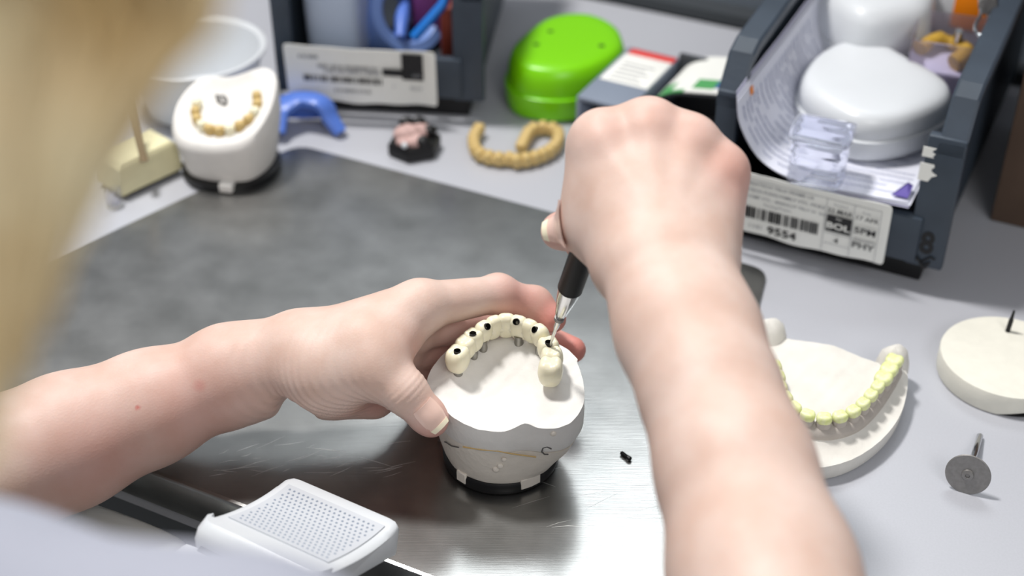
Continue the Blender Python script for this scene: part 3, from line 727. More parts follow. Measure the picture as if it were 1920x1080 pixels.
def main_cast():
    root = empty('plaster_dental_cast', (0, 0, 0))
    arch = [p[:2] for p in tooth_pos]; cen = np.array([-.003, .540])
    def ydir(p): return (p[1]-.50)/.06
    def h(p):
        p = np.array(p); d = seg_dist(p, arch)
        z = .0490 + .004*min(max((p[1]-.498)/.05, 0), 1)
        z += .0035*math.exp(-(d/.0060)**2)
        q = (p - np.array([-.004, .524]))/np.array([.019, .022])
        z -= .0075*math.exp(-(q @ q)*1.1)
        q = (p - np.array([.0055, .4975]))/np.array([.0055, .005]); z += .0030*math.exp(-(q @ q))
        z += .00025*math.sin(p[0]*700)*math.sin(p[1]*640)
        return z
    zr = .049
    out = [T(x, y, zr)[:2] for x, y in ((802, 716), (816, 748), (846, 780), (890, 800), (940, 806), (984, 800), (1030, 803), (1070, 793), (1094, 760), (1093, 722), (1082, 690))]
    out += [np.array(p) for p in ((.0315, .5445), (.0245, .5540), (.013, .5590), (-.003, .5600), (-.020, .5580), (-.032, .5500))]
    O = catmull(out, 7)
    field_cast('cast_body', O, [(.975, .0335, 0), (1.0, .036, 0), (1.005, .043, 0), (1.0, .0475, .3)], h, M['plaster'], root, 30, (CX, .533))
    # mounting plaster below the seam
    bc = np.array([-.0055, .5305]); n = len(O); rings = []
    Oc = np.array([CX, .533])
    for t, z in ((0, .0075), (.12, .010), (.35, .0165), (.65, .025), (.9, .0325), (.97, .0345)):
        ring = []
        for p in O:
            a = math.atan2(p[1]-Oc[1], p[0]-Oc[0]); b = bc + .0272*np.array([math.cos(a), math.sin(a)])
            e = Oc + (p-Oc)*.985; w = t**.85
            wob = 1 + .006*math.sin(a*5+z*200) + .004*math.sin(a*11+z*330)
            q = b*(1-w)+e*w
            zz = z - (.0035*math.sin(a*1.0+2.2)*t*.5 if t > .5 else 0)
            ring.append((*(bc + (q-bc)*wob), zz))
        rings.append(ring)
    v, f = loft(rings); obj('mounting_plaster', v, f, M['plaster2'], root)
    lathe('black_base_plate', [(.0255, .0018), (.0285, .0022), (.0290, .0040), (.0290, .0072), (.0280, .0085), (.010, .0086)], M['black'], root, 56, Matrix.Translation((bc[0], bc[1], 0)))
    for a, w_ in ((-2.30, .10), (-1.12, .16), (-.95, .12)):
        bm = bmesh.new(); box_bm(bm, (-.003, -.0006, 0), (.003, .0012, .0062), .0004, 1, Matrix.Translation((bc[0]+.0286*math.cos(a), bc[1]+.0286*math.sin(a), .0040)) @ Matrix.Rotation(a+PI/2, 4, 'Z')); bobj('plaster_tab', bm, M['plaster2'], root)
    # amber seam, plaster drips, pencilled arc on the front
    def front(x, y): # on the front face
        lo, hi = .45, .60
        r = ray(x, y)
        best = None
        for t in np.linspace(.58, .72, 281):
            p = np.array([0, 0, CAMH]) + r*t
            zz = p[2]
            e = Oc + (p[:2]-Oc)
            ang = math.atan2(p[1]-Oc[1], p[0]-Oc[0]); k = min(range(n), key=lambda i: abs(math.atan2(O[i][1]-Oc[1], O[i][0]-Oc[0])-ang))
            rad = np.linalg.norm(O[k]-Oc); w = min(1, max(0, (zz-.0075)/.027))**.85
            rr = rad*w + .030*(1-w)
            if np.linalg.norm(p[:2]-Oc) <= rr*1.004: return p - r*.0002
        return p
    tube('amber_seam', [front(x, y) for x, y in ((868, 838), (900, 843), (935, 846), (960, 851), (1005, 857))], .00035, M['stain'], root, 6)
    tube('crack_line', [front(x, y) for x, y in ((822, 826), (836, 829), (846, 836), (860, 839))], .0003, M['pencil'], root, 6)
    tube('pencilled_arc', [front(x, y) for x, y in ((1034, 842), (1026, 838), (1018, 840), (1016, 847), (1021, 852), (1028, 852))], .00035, M['pencil'], root, 6)
    for (x, y, r) in ((945, 862, .0013), (930, 880, .0018), (938, 874, .0016), (1037, 813, .0016)):
        p = front(x, y); bm = bmesh.new(); blob(bm, tuple(p), (r, r*.6, r), 2); bobj('plaster_drip', bm, M['plaster2'], root)
    tag(root, 'white plaster dental cast on a black base plate, gripped by the left hand', 'dental cast')
    return h
hmain = main_cast()

def bridge():
    root = empty('dental_bridge', tuple(tooth_pos[5]*[1, 1, 0] + np.array([0, 0, .058]))); o0 = np.array(root.location)
    N = len(MT); dg = None
    for i, ((x, y, w, d, hh, hole, mol), p) in enumerate(zip(MT, tooth_pos)):
        t = tooth_pos[min(i+1, N-1)] - tooth_pos[max(i-1, 0)]; a = math.atan2(t[1], t[0])
        v, f = tooth_mesh(w*1.10, d, hh, .20 if mol else .05, 28, 20, .62 if mol else .7, bool(mol))
        o = obj('tooth', v, f, M['tooth'], root); o.location = p - o0 - np.array([0, 0, hh*.25]); 
        tl = 0.0 if mol else .18
        o.rotation_euler = (tl if not mol else 0, 0, a + PI if False else a)
        ho = np.array([math.sin(a), math.cos(a)])*(-.0020 if i != 9 else -.0026)
        ho = (ho[0], ho[1]) if mol else (0, -.0012)
        if hole:
            me = bpy.data.meshes.new('c'); bm = bmesh.new(); lean = .0 if mol else .0
            bmesh.ops.create_cone(bm, cap_ends=True, segments=20, radius1=.0017, radius2=.0017, depth=hh*1.4, matrix=Matrix.Translation((ho[0], ho[1], hh*.75)) @ Matrix.Rotation(.0 if mol else .80, 4, 'X')); bm.to_mesh(me); bm.free()
            co = bpy.data.objects.new('c', me); COL.objects.link(co); co.matrix_world = Matrix.Translation(o.location) @ Matrix.Rotation(a, 4, 'Z') ; 
            md = o.modifiers.new('b', 'BOOLEAN'); md.operation = 'DIFFERENCE'; md.object = co; md.solver = 'EXACT'
            co.parent = root
            co.matrix_parent_inverse = Matrix.Identity(4); co.location = o.location; co.rotation_euler = o.rotation_euler
            bpy.context.view_layer.update(); dgr = bpy.context.evaluated_depsgraph_get()
            nm = bpy.data.meshes.new_from_object(o.evaluated_get(dgr)); o.modifiers.clear(); old = o.data; o.data = nm
            if not nm.materials: nm.materials.append(M['tooth'])
            try: nm.set_sharp_from_angle(angle=math.radians(40))
            except Exception: pass
            bpy.data.objects.remove(co)
            mt = Matrix.Translation((ho[0], ho[1], hh*.75)) @ Matrix.Rotation(.0 if mol else .80, 4, 'X')
            zb = -hh*.70
            lathe('screw_channel_shade', [(.00169, zb), (.00169, zb+hh*1.0), (.00150, zb+hh*1.02), (.00150, zb+.0004), (.0002, zb+.0004)], M['dark'], o, 18, mt)  # near-black liner paints the shade inside the hole
            ab = o.location
            lathe('abutment', [(.0020, -.0075), (.0024, -.004), (.0021, -.0015), (.0026, .0005)], M['titanium'], root, 18, Matrix.Translation((ab[0], ab[1]-.0012, ab[2]-hh*.55)))
    tube('connector', [tooth_pos[i] - o0 - np.array([0, 0, .0015]) for i in range(N)], .0034, M['tooth'], root, 10)
    tag(root, 'ivory implant bridge of twelve crowns with screw holes on the white cast', 'dental bridge')
bridge()

def driver():
    p0 = T(1029, 653, .0655); p1 = D(1087, 490, .625); d = (p1-p0)/np.linalg.norm(p1-p0)
    root = empty('screwdriver', tuple(p0)); m = axis_m((0, 0, 0), tuple(d)); Ls = np.linalg.norm(p1-p0)
    a = Ls*.29; b = Ls*.42; c = Ls*.70
    lathe('shank', [(.0006, 0), (.0008, .0005), (.0008, a-.004), (.0013, a-.002), (.0013, a+.004)], M['chrome'], root, 16, m)
    lathe('ferrule', [(.0013, a+.003), (.0021, a+.005), (.0022, a+.008), (.0028, b), (.0048, c-.006), (.0054, c)], M['chrome'], root, 24, m)
    lathe('collar_ring', [(.0017, a+.0035), (.0024, a+.004), (.0024, a+.0058), (.0017, a+.0062)], M['gunmetal'], root, 20, m)
    prof = [(.0050, c), (.0058, c+.0006)]
    for k in range(22): prof += [(.0058, c+.001+k*.003), (.0056, c+.0022+k*.003)]
    prof += [(.0050, c+.068), (.003, c+.070)]
    lathe('grip', prof, M['black'], root, 28, m)
    tag(root, 'slim steel screwdriver with a black ribbed grip, its tip in a crown', 'screwdriver')
    return p0, d, Ls
DR0, DRD, DRL = driver()

def right_cast():
    root = empty('lower_jaw_cast', (0, 0, 0)); zr = .012
    out = [T(x, y, zr)[:2] for x, y in ((1418, 630), (1455, 636), (1500, 648), (1560, 664), (1610, 678), (1655, 688), (1688, 692), (1702, 716), (1690, 772), (1652, 822), (1596, 858), (1535, 872), (1470, 862), (1425, 820), (1398, 750), (1398, 672))]
    arch = catmull([T(x, y, .021)[:2] for x, y in ((1440, 668), (1455, 716), (1478, 762), (1512, 786), (1555, 792), (1600, 778), (1636, 744), (1662, 706), (1678, 680))], 5, False)
    cen = np.mean(out, axis=0); ac = np.mean(arch, axis=0)
    def h(p):
        p = np.array(p); d = seg_dist(p, arch); z = .0105
        z += .0080*math.exp(-(d/.0050)**2)
        # tongue side: slope up to the straight back edge
        bk = np.array(T(1560, 664, zr)[:2]); q = (p-bk); 
        nrm = np.array(T(1535, 800, zr)[:2]) - bk; s = max(0, min(1, 1 - (q @ nrm)/(nrm @ nrm)))
        inside = min(seg_dist(p, [np.array(T(1565, 720, zr)[:2]), np.array(T(1560, 664, zr)[:2])])/.03, 1)
        z += .0075*s*s*(1-inside*.6)
        z += .0002*math.sin(p[0]*650)*math.sin(p[1]*580)
        return z
    O = catmull(out, 6)
    field_cast('cast_body', O, [(.965, .0004, 0), (.985, .002, 0), (1.0, .0085, 0), (1.0, .010, .3)], h, M['stone'], root, 30)
    for (x, y, hh, r) in ((1440, 640, .020, .0095), (1672, 690, .020, .0088)):
        c = T(x, y, .010); prof = [(r, .008), (r*.95, .013), (r*.75, hh), (r*.4, hh+.0035), (r*.1, hh+.0045)]
        rr = random.Random(x); rings = [[(c[0]+q*math.cos(a)*(1+.08*math.sin(a*3+x)), c[1]+q*math.sin(a), z+.0008*math.sin(a*2+x)) for a in np.linspace(0, 2*PI, 25)[:-1]] for q, z in prof]
        v, f = loft(rings); obj('retromolar_mound', v, f, M['stone'], root)
    seg = [0]
    for a, b in zip(arch, arch[1:]): seg.append(seg[-1]+np.linalg.norm(b-a))
    tube('gum_ridge', [(p[0], p[1], .0145) for p in arch], .0052, M['gum'], root, 12)
    ss = np.linspace(.012, seg[-1]-.002, 15)
    q = [np.array([np.interp(s, seg, [p[k] for p in arch]) for k in range(2)]) for s in ss]
    for i, p in enumerate(q):
        t = q[min(i+1, 14)]-q[max(i-1, 0)]; big = i in (0, 1, 12, 13, 14)
        v, f = tooth_mesh(.0037 if not big else .0044, .0032 if not big else .0044, .0052, .15, 16, 12, .6, big)
        o = obj('tooth', v, f, M['gum'], root); o.location = (p[0], p[1], .0195); o.rotation_euler = (0, 0, math.atan2(t[1], t[0]))
        v, f = tooth_mesh(.0039 if not big else .0047, .0034 if not big else .0047, .0030, .3, 16, 10, .6, True)
        w = obj('wax_cap', v, f, M['lime'], o); w.location = (0, 0, .0036)
    tag(root, 'off-white lower jaw cast with pale lime wax on its teeth, beside the steel plate', 'dental cast')
right_cast()

def disc():
    c = T(1892, 668, .013); r = .0358; root = empty('cream_stone_disc', (c[0], c[1], 0)); n = 64; rings = []
    for s, z in ((.985, .0004), (1, .0015), (1, .0120), (.99, .0130), (.5, .0131), (.02, .0131)):
        rings.append([(r*s*math.cos(2*PI*k/n), r*s*math.sin(2*PI*k/n), (z if not (z < .003 and 44 < k < 56) else z + .0035*math.sin((k-44)/12*PI))) for k in range(n)])
    v, f = loft(rings); obj('disc_body', v, f, M['cream'], root)
    v, f = loft([[(r*.97*math.cos(2*PI*k/n), r*.97*math.sin(2*PI*k/n), z) for k in range(n)] for z in (.0003, .0013)]); obj('notch_shade', v, f, M['black'], root)  # black sheet below the disc puts shade into its side notch
    b = T(1889, 622, .0128) - c; t = b + np.array([.0008, 0, .0135]); b[2] = .0125; t[2] = .0270
    tube('pin', [b, b+(t-b)*.6, b+(t-b)*.62, t], [.0013, .0013, .0010, .0006], M['blackm'], root, 12)
    tag(root, 'cream stone disc with a black pin sticking up, at the bench edge', 'stone disc')
disc()
def mandrel():
    e = T(1838, 816, .0016); c = T(1815, 890, .0102); ax = e-c; ax /= np.linalg.norm(ax)
    root = empty('separating_disc', tuple(c)); m = axis_m((0, 0, 0), tuple(ax)); L_ = np.linalg.norm(e-c)
    lathe('disc', [(.0030, -.0002), (.0104, -.0002), (.0108, .0002), (.0104, .0006), (.0030, .0006)], M['gunmetal'], root, 48, m)
    lathe('hub_screw', [(.0030, -.0003), (.0027, -.0012), (.0012, -.0016), (.0010, -.0009), (.0002, -.0009)], M['gunmetal'], root, 24, m)
    lathe('shaft', [(.0030, .0005), (.0024, .0016), (.0013, .004), (.0013, L_*.45), (.0016, L_*.47), (.0016, L_-.001), (.0012, L_)], M['chrome'], root, 20, m)
    tag(root, 'grey metal separating disc on a steel shaft, lying below the stone disc', 'cutting disc')
    p = T(1173, 853, .0035); d = np.array([.62, -.75, 0]); o = empty('tiny_screw', tuple(p - np.array([0, 0, 0])))
    m = axis_m(tuple(-d*.0034), tuple(d*.0034)); m2 = m
    prof = [(.0006, 0), (.0009, .0003)]
    for k in range(6): prof += [(.0011, .0006+k*.0007), (.0008, .00095+k*.0007)]
    lathe('thread', prof, M['blackm'], o, 14, Matrix.Translation((0, 0, -.0006)) @ m)
    lathe('head', [(.0009, .0048), (.0013, .0050), (.0013, .0066), (.0009, .0069)], M['blackm'], o, 14, Matrix.Translation((0, 0, -.0006)) @ m)
    o.location = (p[0], p[1], PT + .0019)
    tag(o, 'tiny black implant screw lying alone on the steel plate', 'screw')
mandrel()

# ================================================================== hand rest and arm pad in front of the bench
def handrest():
    zt = .030
    k0 = T(352, 972, .022); k1 = T(535, 893, zt); k2 = T(749, 985, zt)
    u = (k2-k1); u[2] = 0; wu = np.linalg.norm(u); u /= wu; v_ = np.array([-u[1], u[0], 0])
    o0 = np.array([k1[0], k1[1], 0]) ; dep = .056
    root = empty('perforated_hand_rest', tuple(o0 - v_*0), math.atan2(u[1], u[0]))
    def prof(y):    # y: 0 at the back edge, negative to the front; concave ramp
        s = max(0, -y/dep); return zt + .021*s**1.7
    ys = [-dep*k/16 for k in range(17)]
    def body(x0, x1, inset, dz):
        rings = []
        for k, y in enumerate(ys): rings.append((y, prof(y)+dz))
        return rings
    # upper shell: section in y-z swept along x with rounded ends
    sec = []
    top = [(y, prof(y)) for y in ys]
    sec = [(0.003, zt-.0035), (.0022, zt-.0010)] + top[0:1] + top[1:] + [(-dep-.005, prof(-dep)-.0012), (-dep-.008, prof(-dep)-.005), (-dep-.008, prof(-dep)-.012), (-dep+.01, prof(-dep)-.016), (.000, zt-.016)]
    xs = [(0, .0045), (.0012, .0018), (.0035, .0004), (.007, 0), (wu-.007, 0), (wu-.0035, .0004), (wu-.0012, .0018), (wu, .0045)]
    cy, cz = -dep/2, .025
    rings = []
    for x, ins in xs:
        r = []
        for (y, z) in sec:
            yy = y - math.copysign(ins, y-cy) if abs(y-cy) > dep*.4 else y
            r.append((x, yy, z - ins*.35*(1 if z > cz else -1)))
        rings.append(r)
    v, f = loft(rings); obj('upper_shell', v, f, M['white'], root)
    # inset perforated panel with grey dots painting the shade of its holes
    mx = .0050; py0, py1 = -.004, -dep*.80
    pr = []; yy = np.linspace(py0, py1, 14)
    rings = [[(mx, y, prof(y)+.0001), (mx, y, prof(y)+.0005), (wu-mx, y, prof(y)+.0005), (wu-mx, y, prof(y)+.0001)] for y in yy]
    v, f = loft(rings); obj('grille_panel', v, f, M['panel'], root)
    vv = []; ff = []; nx, ny = 19, 14
    for i in range(nx):
        for j in range(ny):
            x = mx+.003 + (wu-2*mx-.006)*(i+(.5 if j % 2 else 0))/(nx-.5); y = py0-.003 + (py1-py0+.006)*j/(ny-1); r = .00062
            b = len(vv); z = prof(y)+.00056
            vv += [(x+r*math.cos(k*PI/3), y+r*math.sin(k*PI/3), z) for k in range(6)] + [(x+r*math.cos(k*PI/3), y+r*math.sin(k*PI/3), z+.00008) for k in range(6)]
            ff += [tuple(b+6+k for k in range(6))] + [(b+k, b+(k+1) % 6, b+6+(k+1) % 6, b+6+k) for k in range(6)]
    obj('grille_hole_shade', vv, ff, M['grey'], root, smooth=False, kind='stuff')
    # painted gap shade and lower front housing
    zf = prof(-dep)
    box('gap_shade', (.006, -dep-.0105, zf-.014), (wu-.006, -dep-.006, zf-.006), M['dark'], root, .0003)  # dark box standing in for the shade of the gap
    secl = [(-dep-.009, zf-.007), (-dep-.014, zf-.0060), (-dep-.020, zf-.008), (-dep-.042, zf-.022), (-dep-.047, zf-.060), (-dep-.009, zf-.060)]
    rings = [[(x, y - (ins if y < -dep-.02 else 0), z-ins*.6) for y, z in secl] for x, ins in ((-.003, .004), (-.001, .0012), (.003, 0), (wu-.003, 0), (wu+.001, .0012), (wu+.003, .004))]
    v, f = loft(rings); obj('front_housing', v, f, M['white'], root)
    box('support_foot', (.008, -dep+.006, -.04), (wu-.008, -.028, zt-.006), M['white'], root, .002)
    tag(root, 'white plastic hand rest with a perforated grey top panel at the bench front', 'hand rest')
    c = F1 - BN*.040 + fd*.004; o = empty('arm_pad', (c[0], c[1], -.0390), BA)
    P = catmull([(-.20, -.03), (-.05, -.032), (.024, -.030), (.036, -.018), (.037, .006), (.028, .020), (-.05, .022), (-.20, .022)], 5)
    insolid('pad_cushion', P, [(.006, 0), (.001, .004), (0, .012), (.001, .020), (.004, .0255), (.010, .028), (.018, .0285)], M['armpad'], o)
    box('pad_bracket', (-.12, -.015, -.02), (.0, .010, .001), M['greyd'], o, .001)
    tag(o, 'pale grey padded arm rest under the left forearm', 'arm rest')
handrest()

# ================================================================== the person: implicit surfaces turned into one mesh
class Field:
    def __init__(self, lo, hi, h):
        self.lo = np.array(lo, float); self.h = h; self.n = np.maximum(2, np.ceil((np.array(hi)-self.lo)/h).astype(int)+1)
        self.f = np.full(self.n, 1.0, np.float32)
        self.ax = [self.lo[k]+h*np.arange(self.n[k]) for k in range(3)]
    def window(self, lo, hi):
        a = np.clip(np.floor((lo-self.lo)/self.h).astype(int), 0, self.n-1); b = np.clip(np.ceil((hi-self.lo)/self.h).astype(int)+1, 1, self.n)
        return tuple(slice(int(x), int(y)) for x, y in zip(a, b))
    def grid(self, w):
        return np.meshgrid(*[self.ax[k][w[k]].astype(np.float32) for k in range(3)], indexing='ij')
    def cone(self, a, b, ra, rb, k=.004, flat=None):
        """tapered capsule, blended with what is there within k"""
        a = np.array(a, float); b = np.array(b, float); m = max(ra, rb)+k*1.3+.004
        w = self.window(np.minimum(a, b)-m, np.maximum(a, b)+m)
        if any(s.stop-s.start < 1 for s in w): return
        X, Y, Z = self.grid(w); ab = b-a; L2 = float(ab @ ab)+1e-12
        t = np.clip(((X-a[0])*ab[0]+(Y-a[1])*ab[1]+(Z-a[2])*ab[2])/L2, 0, 1)
        dx = X-(a[0]+t*ab[0]); dy = Y-(a[1]+t*ab[1]); dz = Z-(a[2]+t*ab[2])
        if flat is not None:
            nx, s = flat; nx = np.array(nx)/np.linalg.norm(nx); q = dx*nx[0]+dy*nx[1]+dz*nx[2]
            d2 = dx*dx+dy*dy+dz*dz - q*q + (q/s)**2
            d = (np.sqrt(np.maximum(d2, 0)) - (ra+(rb-ra)*t))*min(1, s)
        else: d = np.sqrt(dx*dx+dy*dy+dz*dz) - (ra+(rb-ra)*t)
        self.blend(w, d, k)
    def blend(self, w, d, k):
        g = self.f[w]; hh = np.maximum(k-np.abs(g-d), 0)/k; self.f[w] = np.minimum(g, d)-hh*hh*k*.25
    def carve(self, a, b, r, k=.002):
        a = np.array(a, float); b = np.array(b, float); m = r+k+.002
        w = self.window(np.minimum(a, b)-m, np.maximum(a, b)+m)
        if any(s.stop-s.start < 1 for s in w): return
        X, Y, Z = self.grid(w); ab = b-a; L2 = float(ab @ ab)+1e-12
        t = np.clip(((X-a[0])*ab[0]+(Y-a[1])*ab[1]+(Z-a[2])*ab[2])/L2, 0, 1)
        d = r - np.sqrt((X-(a[0]+t*ab[0]))**2+(Y-(a[1]+t*ab[1]))**2+(Z-(a[2]+t*ab[2]))**2)
        g = self.f[w]; hh = np.maximum(k-np.abs(g-d), 0)/k; self.f[w] = np.maximum(g, d)+hh*hh*k*.25
    def merge(self, other, k):
        hh = np.maximum(k-np.abs(self.f-other.f), 0)/k; self.f = np.minimum(self.f, other.f)-hh*hh*k*.25
    def clone(self):
        o = Field.__new__(Field); o.lo, o.h, o.n, o.ax = self.lo, self.h, self.n, self.ax; o.f = np.full(self.n, 1.0, np.float32); return o
    def mesh(self):
        f = self.f; s = f < 0; nx, ny, nz = self.n
        # surface nets
        c = np.zeros((nx-1, ny-1, nz-1), np.int8)
        for i in (0, 1):
            for j in (0, 1):
                for k in (0, 1): c += s[i:nx-1+i, j:ny-1+j, k:nz-1+k]
        idx = np.argwhere((c > 0) & (c < 8)); lookup = np.full(c.shape, -1, np.int64); lookup[tuple(idx.T)] = np.arange(len(idx))
        acc = np.zeros((len(idx), 3)); cnt = np.zeros(len(idx))
        corners = [(i, j, k) for i in (0, 1) for j in (0, 1) for k in (0, 1)]
        for a in corners:
            for ax in range(3):
                if a[ax]: continue
                b = list(a); b[ax] = 1
                fa = f[tuple((idx+np.array(a)).T)]; fb = f[tuple((idx+np.array(b)).T)]
                m = (fa < 0) != (fb < 0); t = np.where(m, fa/np.where(m, fa-fb, 1), 0)
                p = np.tile(np.array(a, float), (len(idx), 1)); p[:, ax] += t
                acc[m] += p[m]; cnt[m] += 1
        vert = (idx + acc/cnt[:, None])*self.h + self.lo
        quads = []
        for ax in range(3):
            o1, o2 = [k for k in range(3) if k != ax]
            sl0 = [slice(1, -1)]*3; sl1 = [slice(1, -1)]*3
            sl0[ax] = slice(0, -1); sl1[ax] = slice(1, None)
            A = s[tuple(sl0)]; B = s[tuple(sl1)]; e = np.argwhere(A != B)
            if len(e) == 0: continue
            base = e.copy(); base[:, o1] += 1; base[:, o2] += 1
            ins = A[tuple(e.T)]
            q = []
            for d1, d2 in ((-1, -1), (0, -1), (0, 0), (-1, 0)):
                cc = base.copy(); cc[:, o1] += d1; cc[:, o2] += d2; q.append(lookup[tuple(cc.T)])
            q = np.stack(q, 1); flip = ins if ax != 1 else ~ins
            q[~flip] = q[~flip][:, ::-1]
            quads.append(q)
        quads = np.concatenate(quads); quads = quads[(quads >= 0).all(1)]
        return vert, quads
def relax(v, q, it=2):
    e = np.concatenate([q[:, [0, 1]], q[:, [1, 2]], q[:, [2, 3]], q[:, [3, 0]]])
    for _ in range(it):
        a = np.zeros_like(v); n = np.zeros(len(v))
        for i in (0, 1): np.add.at(a, e[:, i], v[e[:, 1-i]]); np.add.at(n, e[:, i], 1)
        v = v*.45 + (a/np.maximum(n, 1)[:, None])*.55
    return v
def vnormals(v, q):
    n = np.cross(v[q[:, 2]]-v[q[:, 0]], v[q[:, 3]]-v[q[:, 1]]); a = np.zeros_like(v)
    for i in range(4): np.add.at(a, q[:, i], n)
    return a/np.maximum(np.linalg.norm(a, axis=1), 1e-12)[:, None]
def bump_sum(v, pts):
    r = np.zeros(len(v))
    for p, rad, amt in pts: r = np.maximum(r, amt*np.exp(-((v-np.array(p))**2).sum(1)/rad**2))
    return r

def front_vertex(v, x, y):
    w = v - np.array([0, 0, CAMH]); d = w[:, 1]*CP - w[:, 2]*SP; up = w[:, 1]*SP + w[:, 2]*CP
    m = np.hypot(960+F*w[:, 0]/d - x, 540-F*up/d - y) < 7
    return v[m][np.argmin(d[m])] if m.any() else v[0]
parts = []   # (verts, quads, flush)
VOX = .0011
# ---------------- left forearm and hand
LE = np.array([-.332, .456, .016])
Lf = {   # joints: pixel, pixel, distance, radius
    'index': [(786, 574, .680, .0118), (934, 551, .705, .0090), (1002, 570, .7125, .0080), (1036, 598, .7085, .0070)],
    'middle': [(766, 612, .695, .0122), (905, 606, .733, .0092), (1015, 634, .737, .0080), (1074, 656, .724, .0068)],
    'ring': [(742, 650, .704, .0118), (850, 664, .742, .0090), (950, 694, .742, .0078), (1010, 712, .730, .0068)],
    'little': [(716, 690, .706, .0108), (796, 720, .734, .0078), (862, 744, .735, .0068), (908, 758, .728, .0058)]}
wr = [(545, 662, .684, .0162), (540, 700, .692, .0148)]
def left_arm():
    G = Field((-.375, .41, -.030), (.065, .625, .125), VOX)
    W0 = D(*wr[0][:3]); W1 = D(*wr[1][:3])
    a1 = D(430, 705, .688); a2 = D(280, 765, .686); a3 = D(130, 826, .676); a4 = D(-20, 888, .662)
    arm = [(W0*.5+W1*.5, .0200), (a1, .0216), (a2, .0262), (a3, .0305), (a4, .0325), (LE, .0340)]
    for (p, r), (q, s) in zip(arm, arm[1:]): G.cone(p, q, r, s, .012)
    G.cone(a1 + (0, 0, .006), W0, .0165, wr[0][3], .012); G.cone(a1 - (0, 0, .006), W1, .0160, wr[1][3], .012)
    # palm: metacarpals and thumb base
    for k, (nm, off) in enumerate((('index', (0, 0)), ('middle', (4, 14)), ('ring', (10, 30)), ('little', (18, 46)))):
        j = Lf[nm][0]; s = D(572+off[0], 652+off[1]*.9, .682+.005*k)
        G.cone(s, D(*j[:3]), .0155, j[3]*1.02, .010)
    CM = D(610, 690, .672); MC = D(700, 690, .662); IP = D(758, 733, .659); TP = D(802, 780, .6615)
    G.cone(D(575, 672, .678), CM, .0188, .0195, .012)
    G.cone(CM, MC, .0195, .0145, .012); 
    G.cone(D(640, 715, .686), D(705, 715, .696), .0165, .0130, .012)      # heel of the hand
    G.cone(D(690, 640, .667), D(735, 625, .674), .0150, .0115, .014)     # web
    G.cone(D(725, 655, .664), D(748, 610, .675), .0070, .0070, .014)
    G.cone(MC, IP, .0132, .0103, .006)
    G.cone(IP, TP, .0103, .0086, .004, flat=None)
    tipd = (TP-IP)/np.linalg.norm(TP-IP); G.cone(TP, TP+tipd*.003, .0086, .0078, .003)
    for nm, js in Lf.items():
        Q = G.clone(); pts = [D(*j[:3]) for j in js]; rr = [j[3] for j in js]
        for i in range(3): Q.cone(pts[i], pts[i+1], rr[i], rr[i+1], .0035)
        Q.cone(pts[1]-(0, 0, 0), pts[1], rr[1]*1.06, rr[1]*1.06, .004); Q.cone(pts[2], pts[2], rr[2]*1.05, rr[2]*1.05, .004)
        hh = .007 if nm != 'little' else .006
        # merge the finger: strongly at the palm, sharply elsewhere
        base = pts[0]; X, Y, Z = Q.grid((slice(None),)*3); dist = np.sqrt((X-base[0])**2+(Y-base[1])**2+(Z-base[2])**2)
        k = np.clip(.010*(1-(dist-.008)/.018), .0012, .010).astype(np.float32); h_ = np.maximum(k-np.abs(G.f-Q.f), 0)/k
        G.f = np.minimum(G.f, Q.f)-h_*h_*k*.25
    G.cone(D(606, 736, .692), D(700, 748, .700), .0110, .0100, .008)
    G.carve(D(552, 770, .672), D(560, 767, .705), .0075, .006)
    v, q = G.mesh(); v = relax(v, q, 3); n = vnormals(v, q)
    # fine creases: wrist fan, thumb joint
    wc = D(600, 705, .640); wp = D(512, 712, .642)
    proj = lambda p: p
    # screen-independent coordinates along the hand axis
    axd = (MC-W0); axd /= np.linalg.norm(axd); s = (v-W0) @ axd
    up = np.array([0, -.45, .9]); up -= axd*(up @ axd); up /= np.linalg.norm(up); t = (v-W0) @ up
    side = np.cross(axd, up); m3 = np.exp(-((v-(CM+np.array([.004, -.012, -.006])))**2).sum(1)/.021**2)
    wav = np.sin((s + .55*t)*2*PI/.0042 + 2.0*np.sin(t*180))
    v = v + n*(m3*np.maximum(wav, -.6)*.00060)[:, None]
    m4 = np.exp(-((v-(W0*.5+W1*.5+np.array([-.012, -.012, .0])))**2).sum(1)/.018**2); v = v + n*(m4*np.sin((s+.25*t)*2*PI/.0048)*.0003)[:, None]
    ti = (v-IP) @ tipd; m5 = np.exp(-(ti/.005)**2)*np.exp(-((v-IP)**2).sum(1)/.016**2); v = v + n*(m5*np.sin(ti*2*PI/.0028)*.00028)[:, None]
    # tendon ridge on the underside of the wrist
    flush = bump_sum(v, [(TP+tipd*.004, .011, .75), (D(1040, 600, .706), .014, .95), (D(985, 570, .70), .018, .55), (D(1080, 656, .722), .022, .95), (D(960, 640, .735), .03, .7), (D(860, 640, .735), .035, .6), (D(720, 740, .685), .02, .55), (IP, .008, .25),
                        (D(360, 790, .662), .035, .35), (D(200, 880, .650), .035, .40), (D(760, 655, .667), .010, .35), (front_vertex(v, 262, 763), .0010, 1.5), (front_vertex(v, 370, 728), .0045, .6)])
    parts.append((v, q, flush))
    # spots
    nail_c = TP + (tipd*.0005)
    return TP, tipd, IP
LTP, LTD, LIP = left_arm()
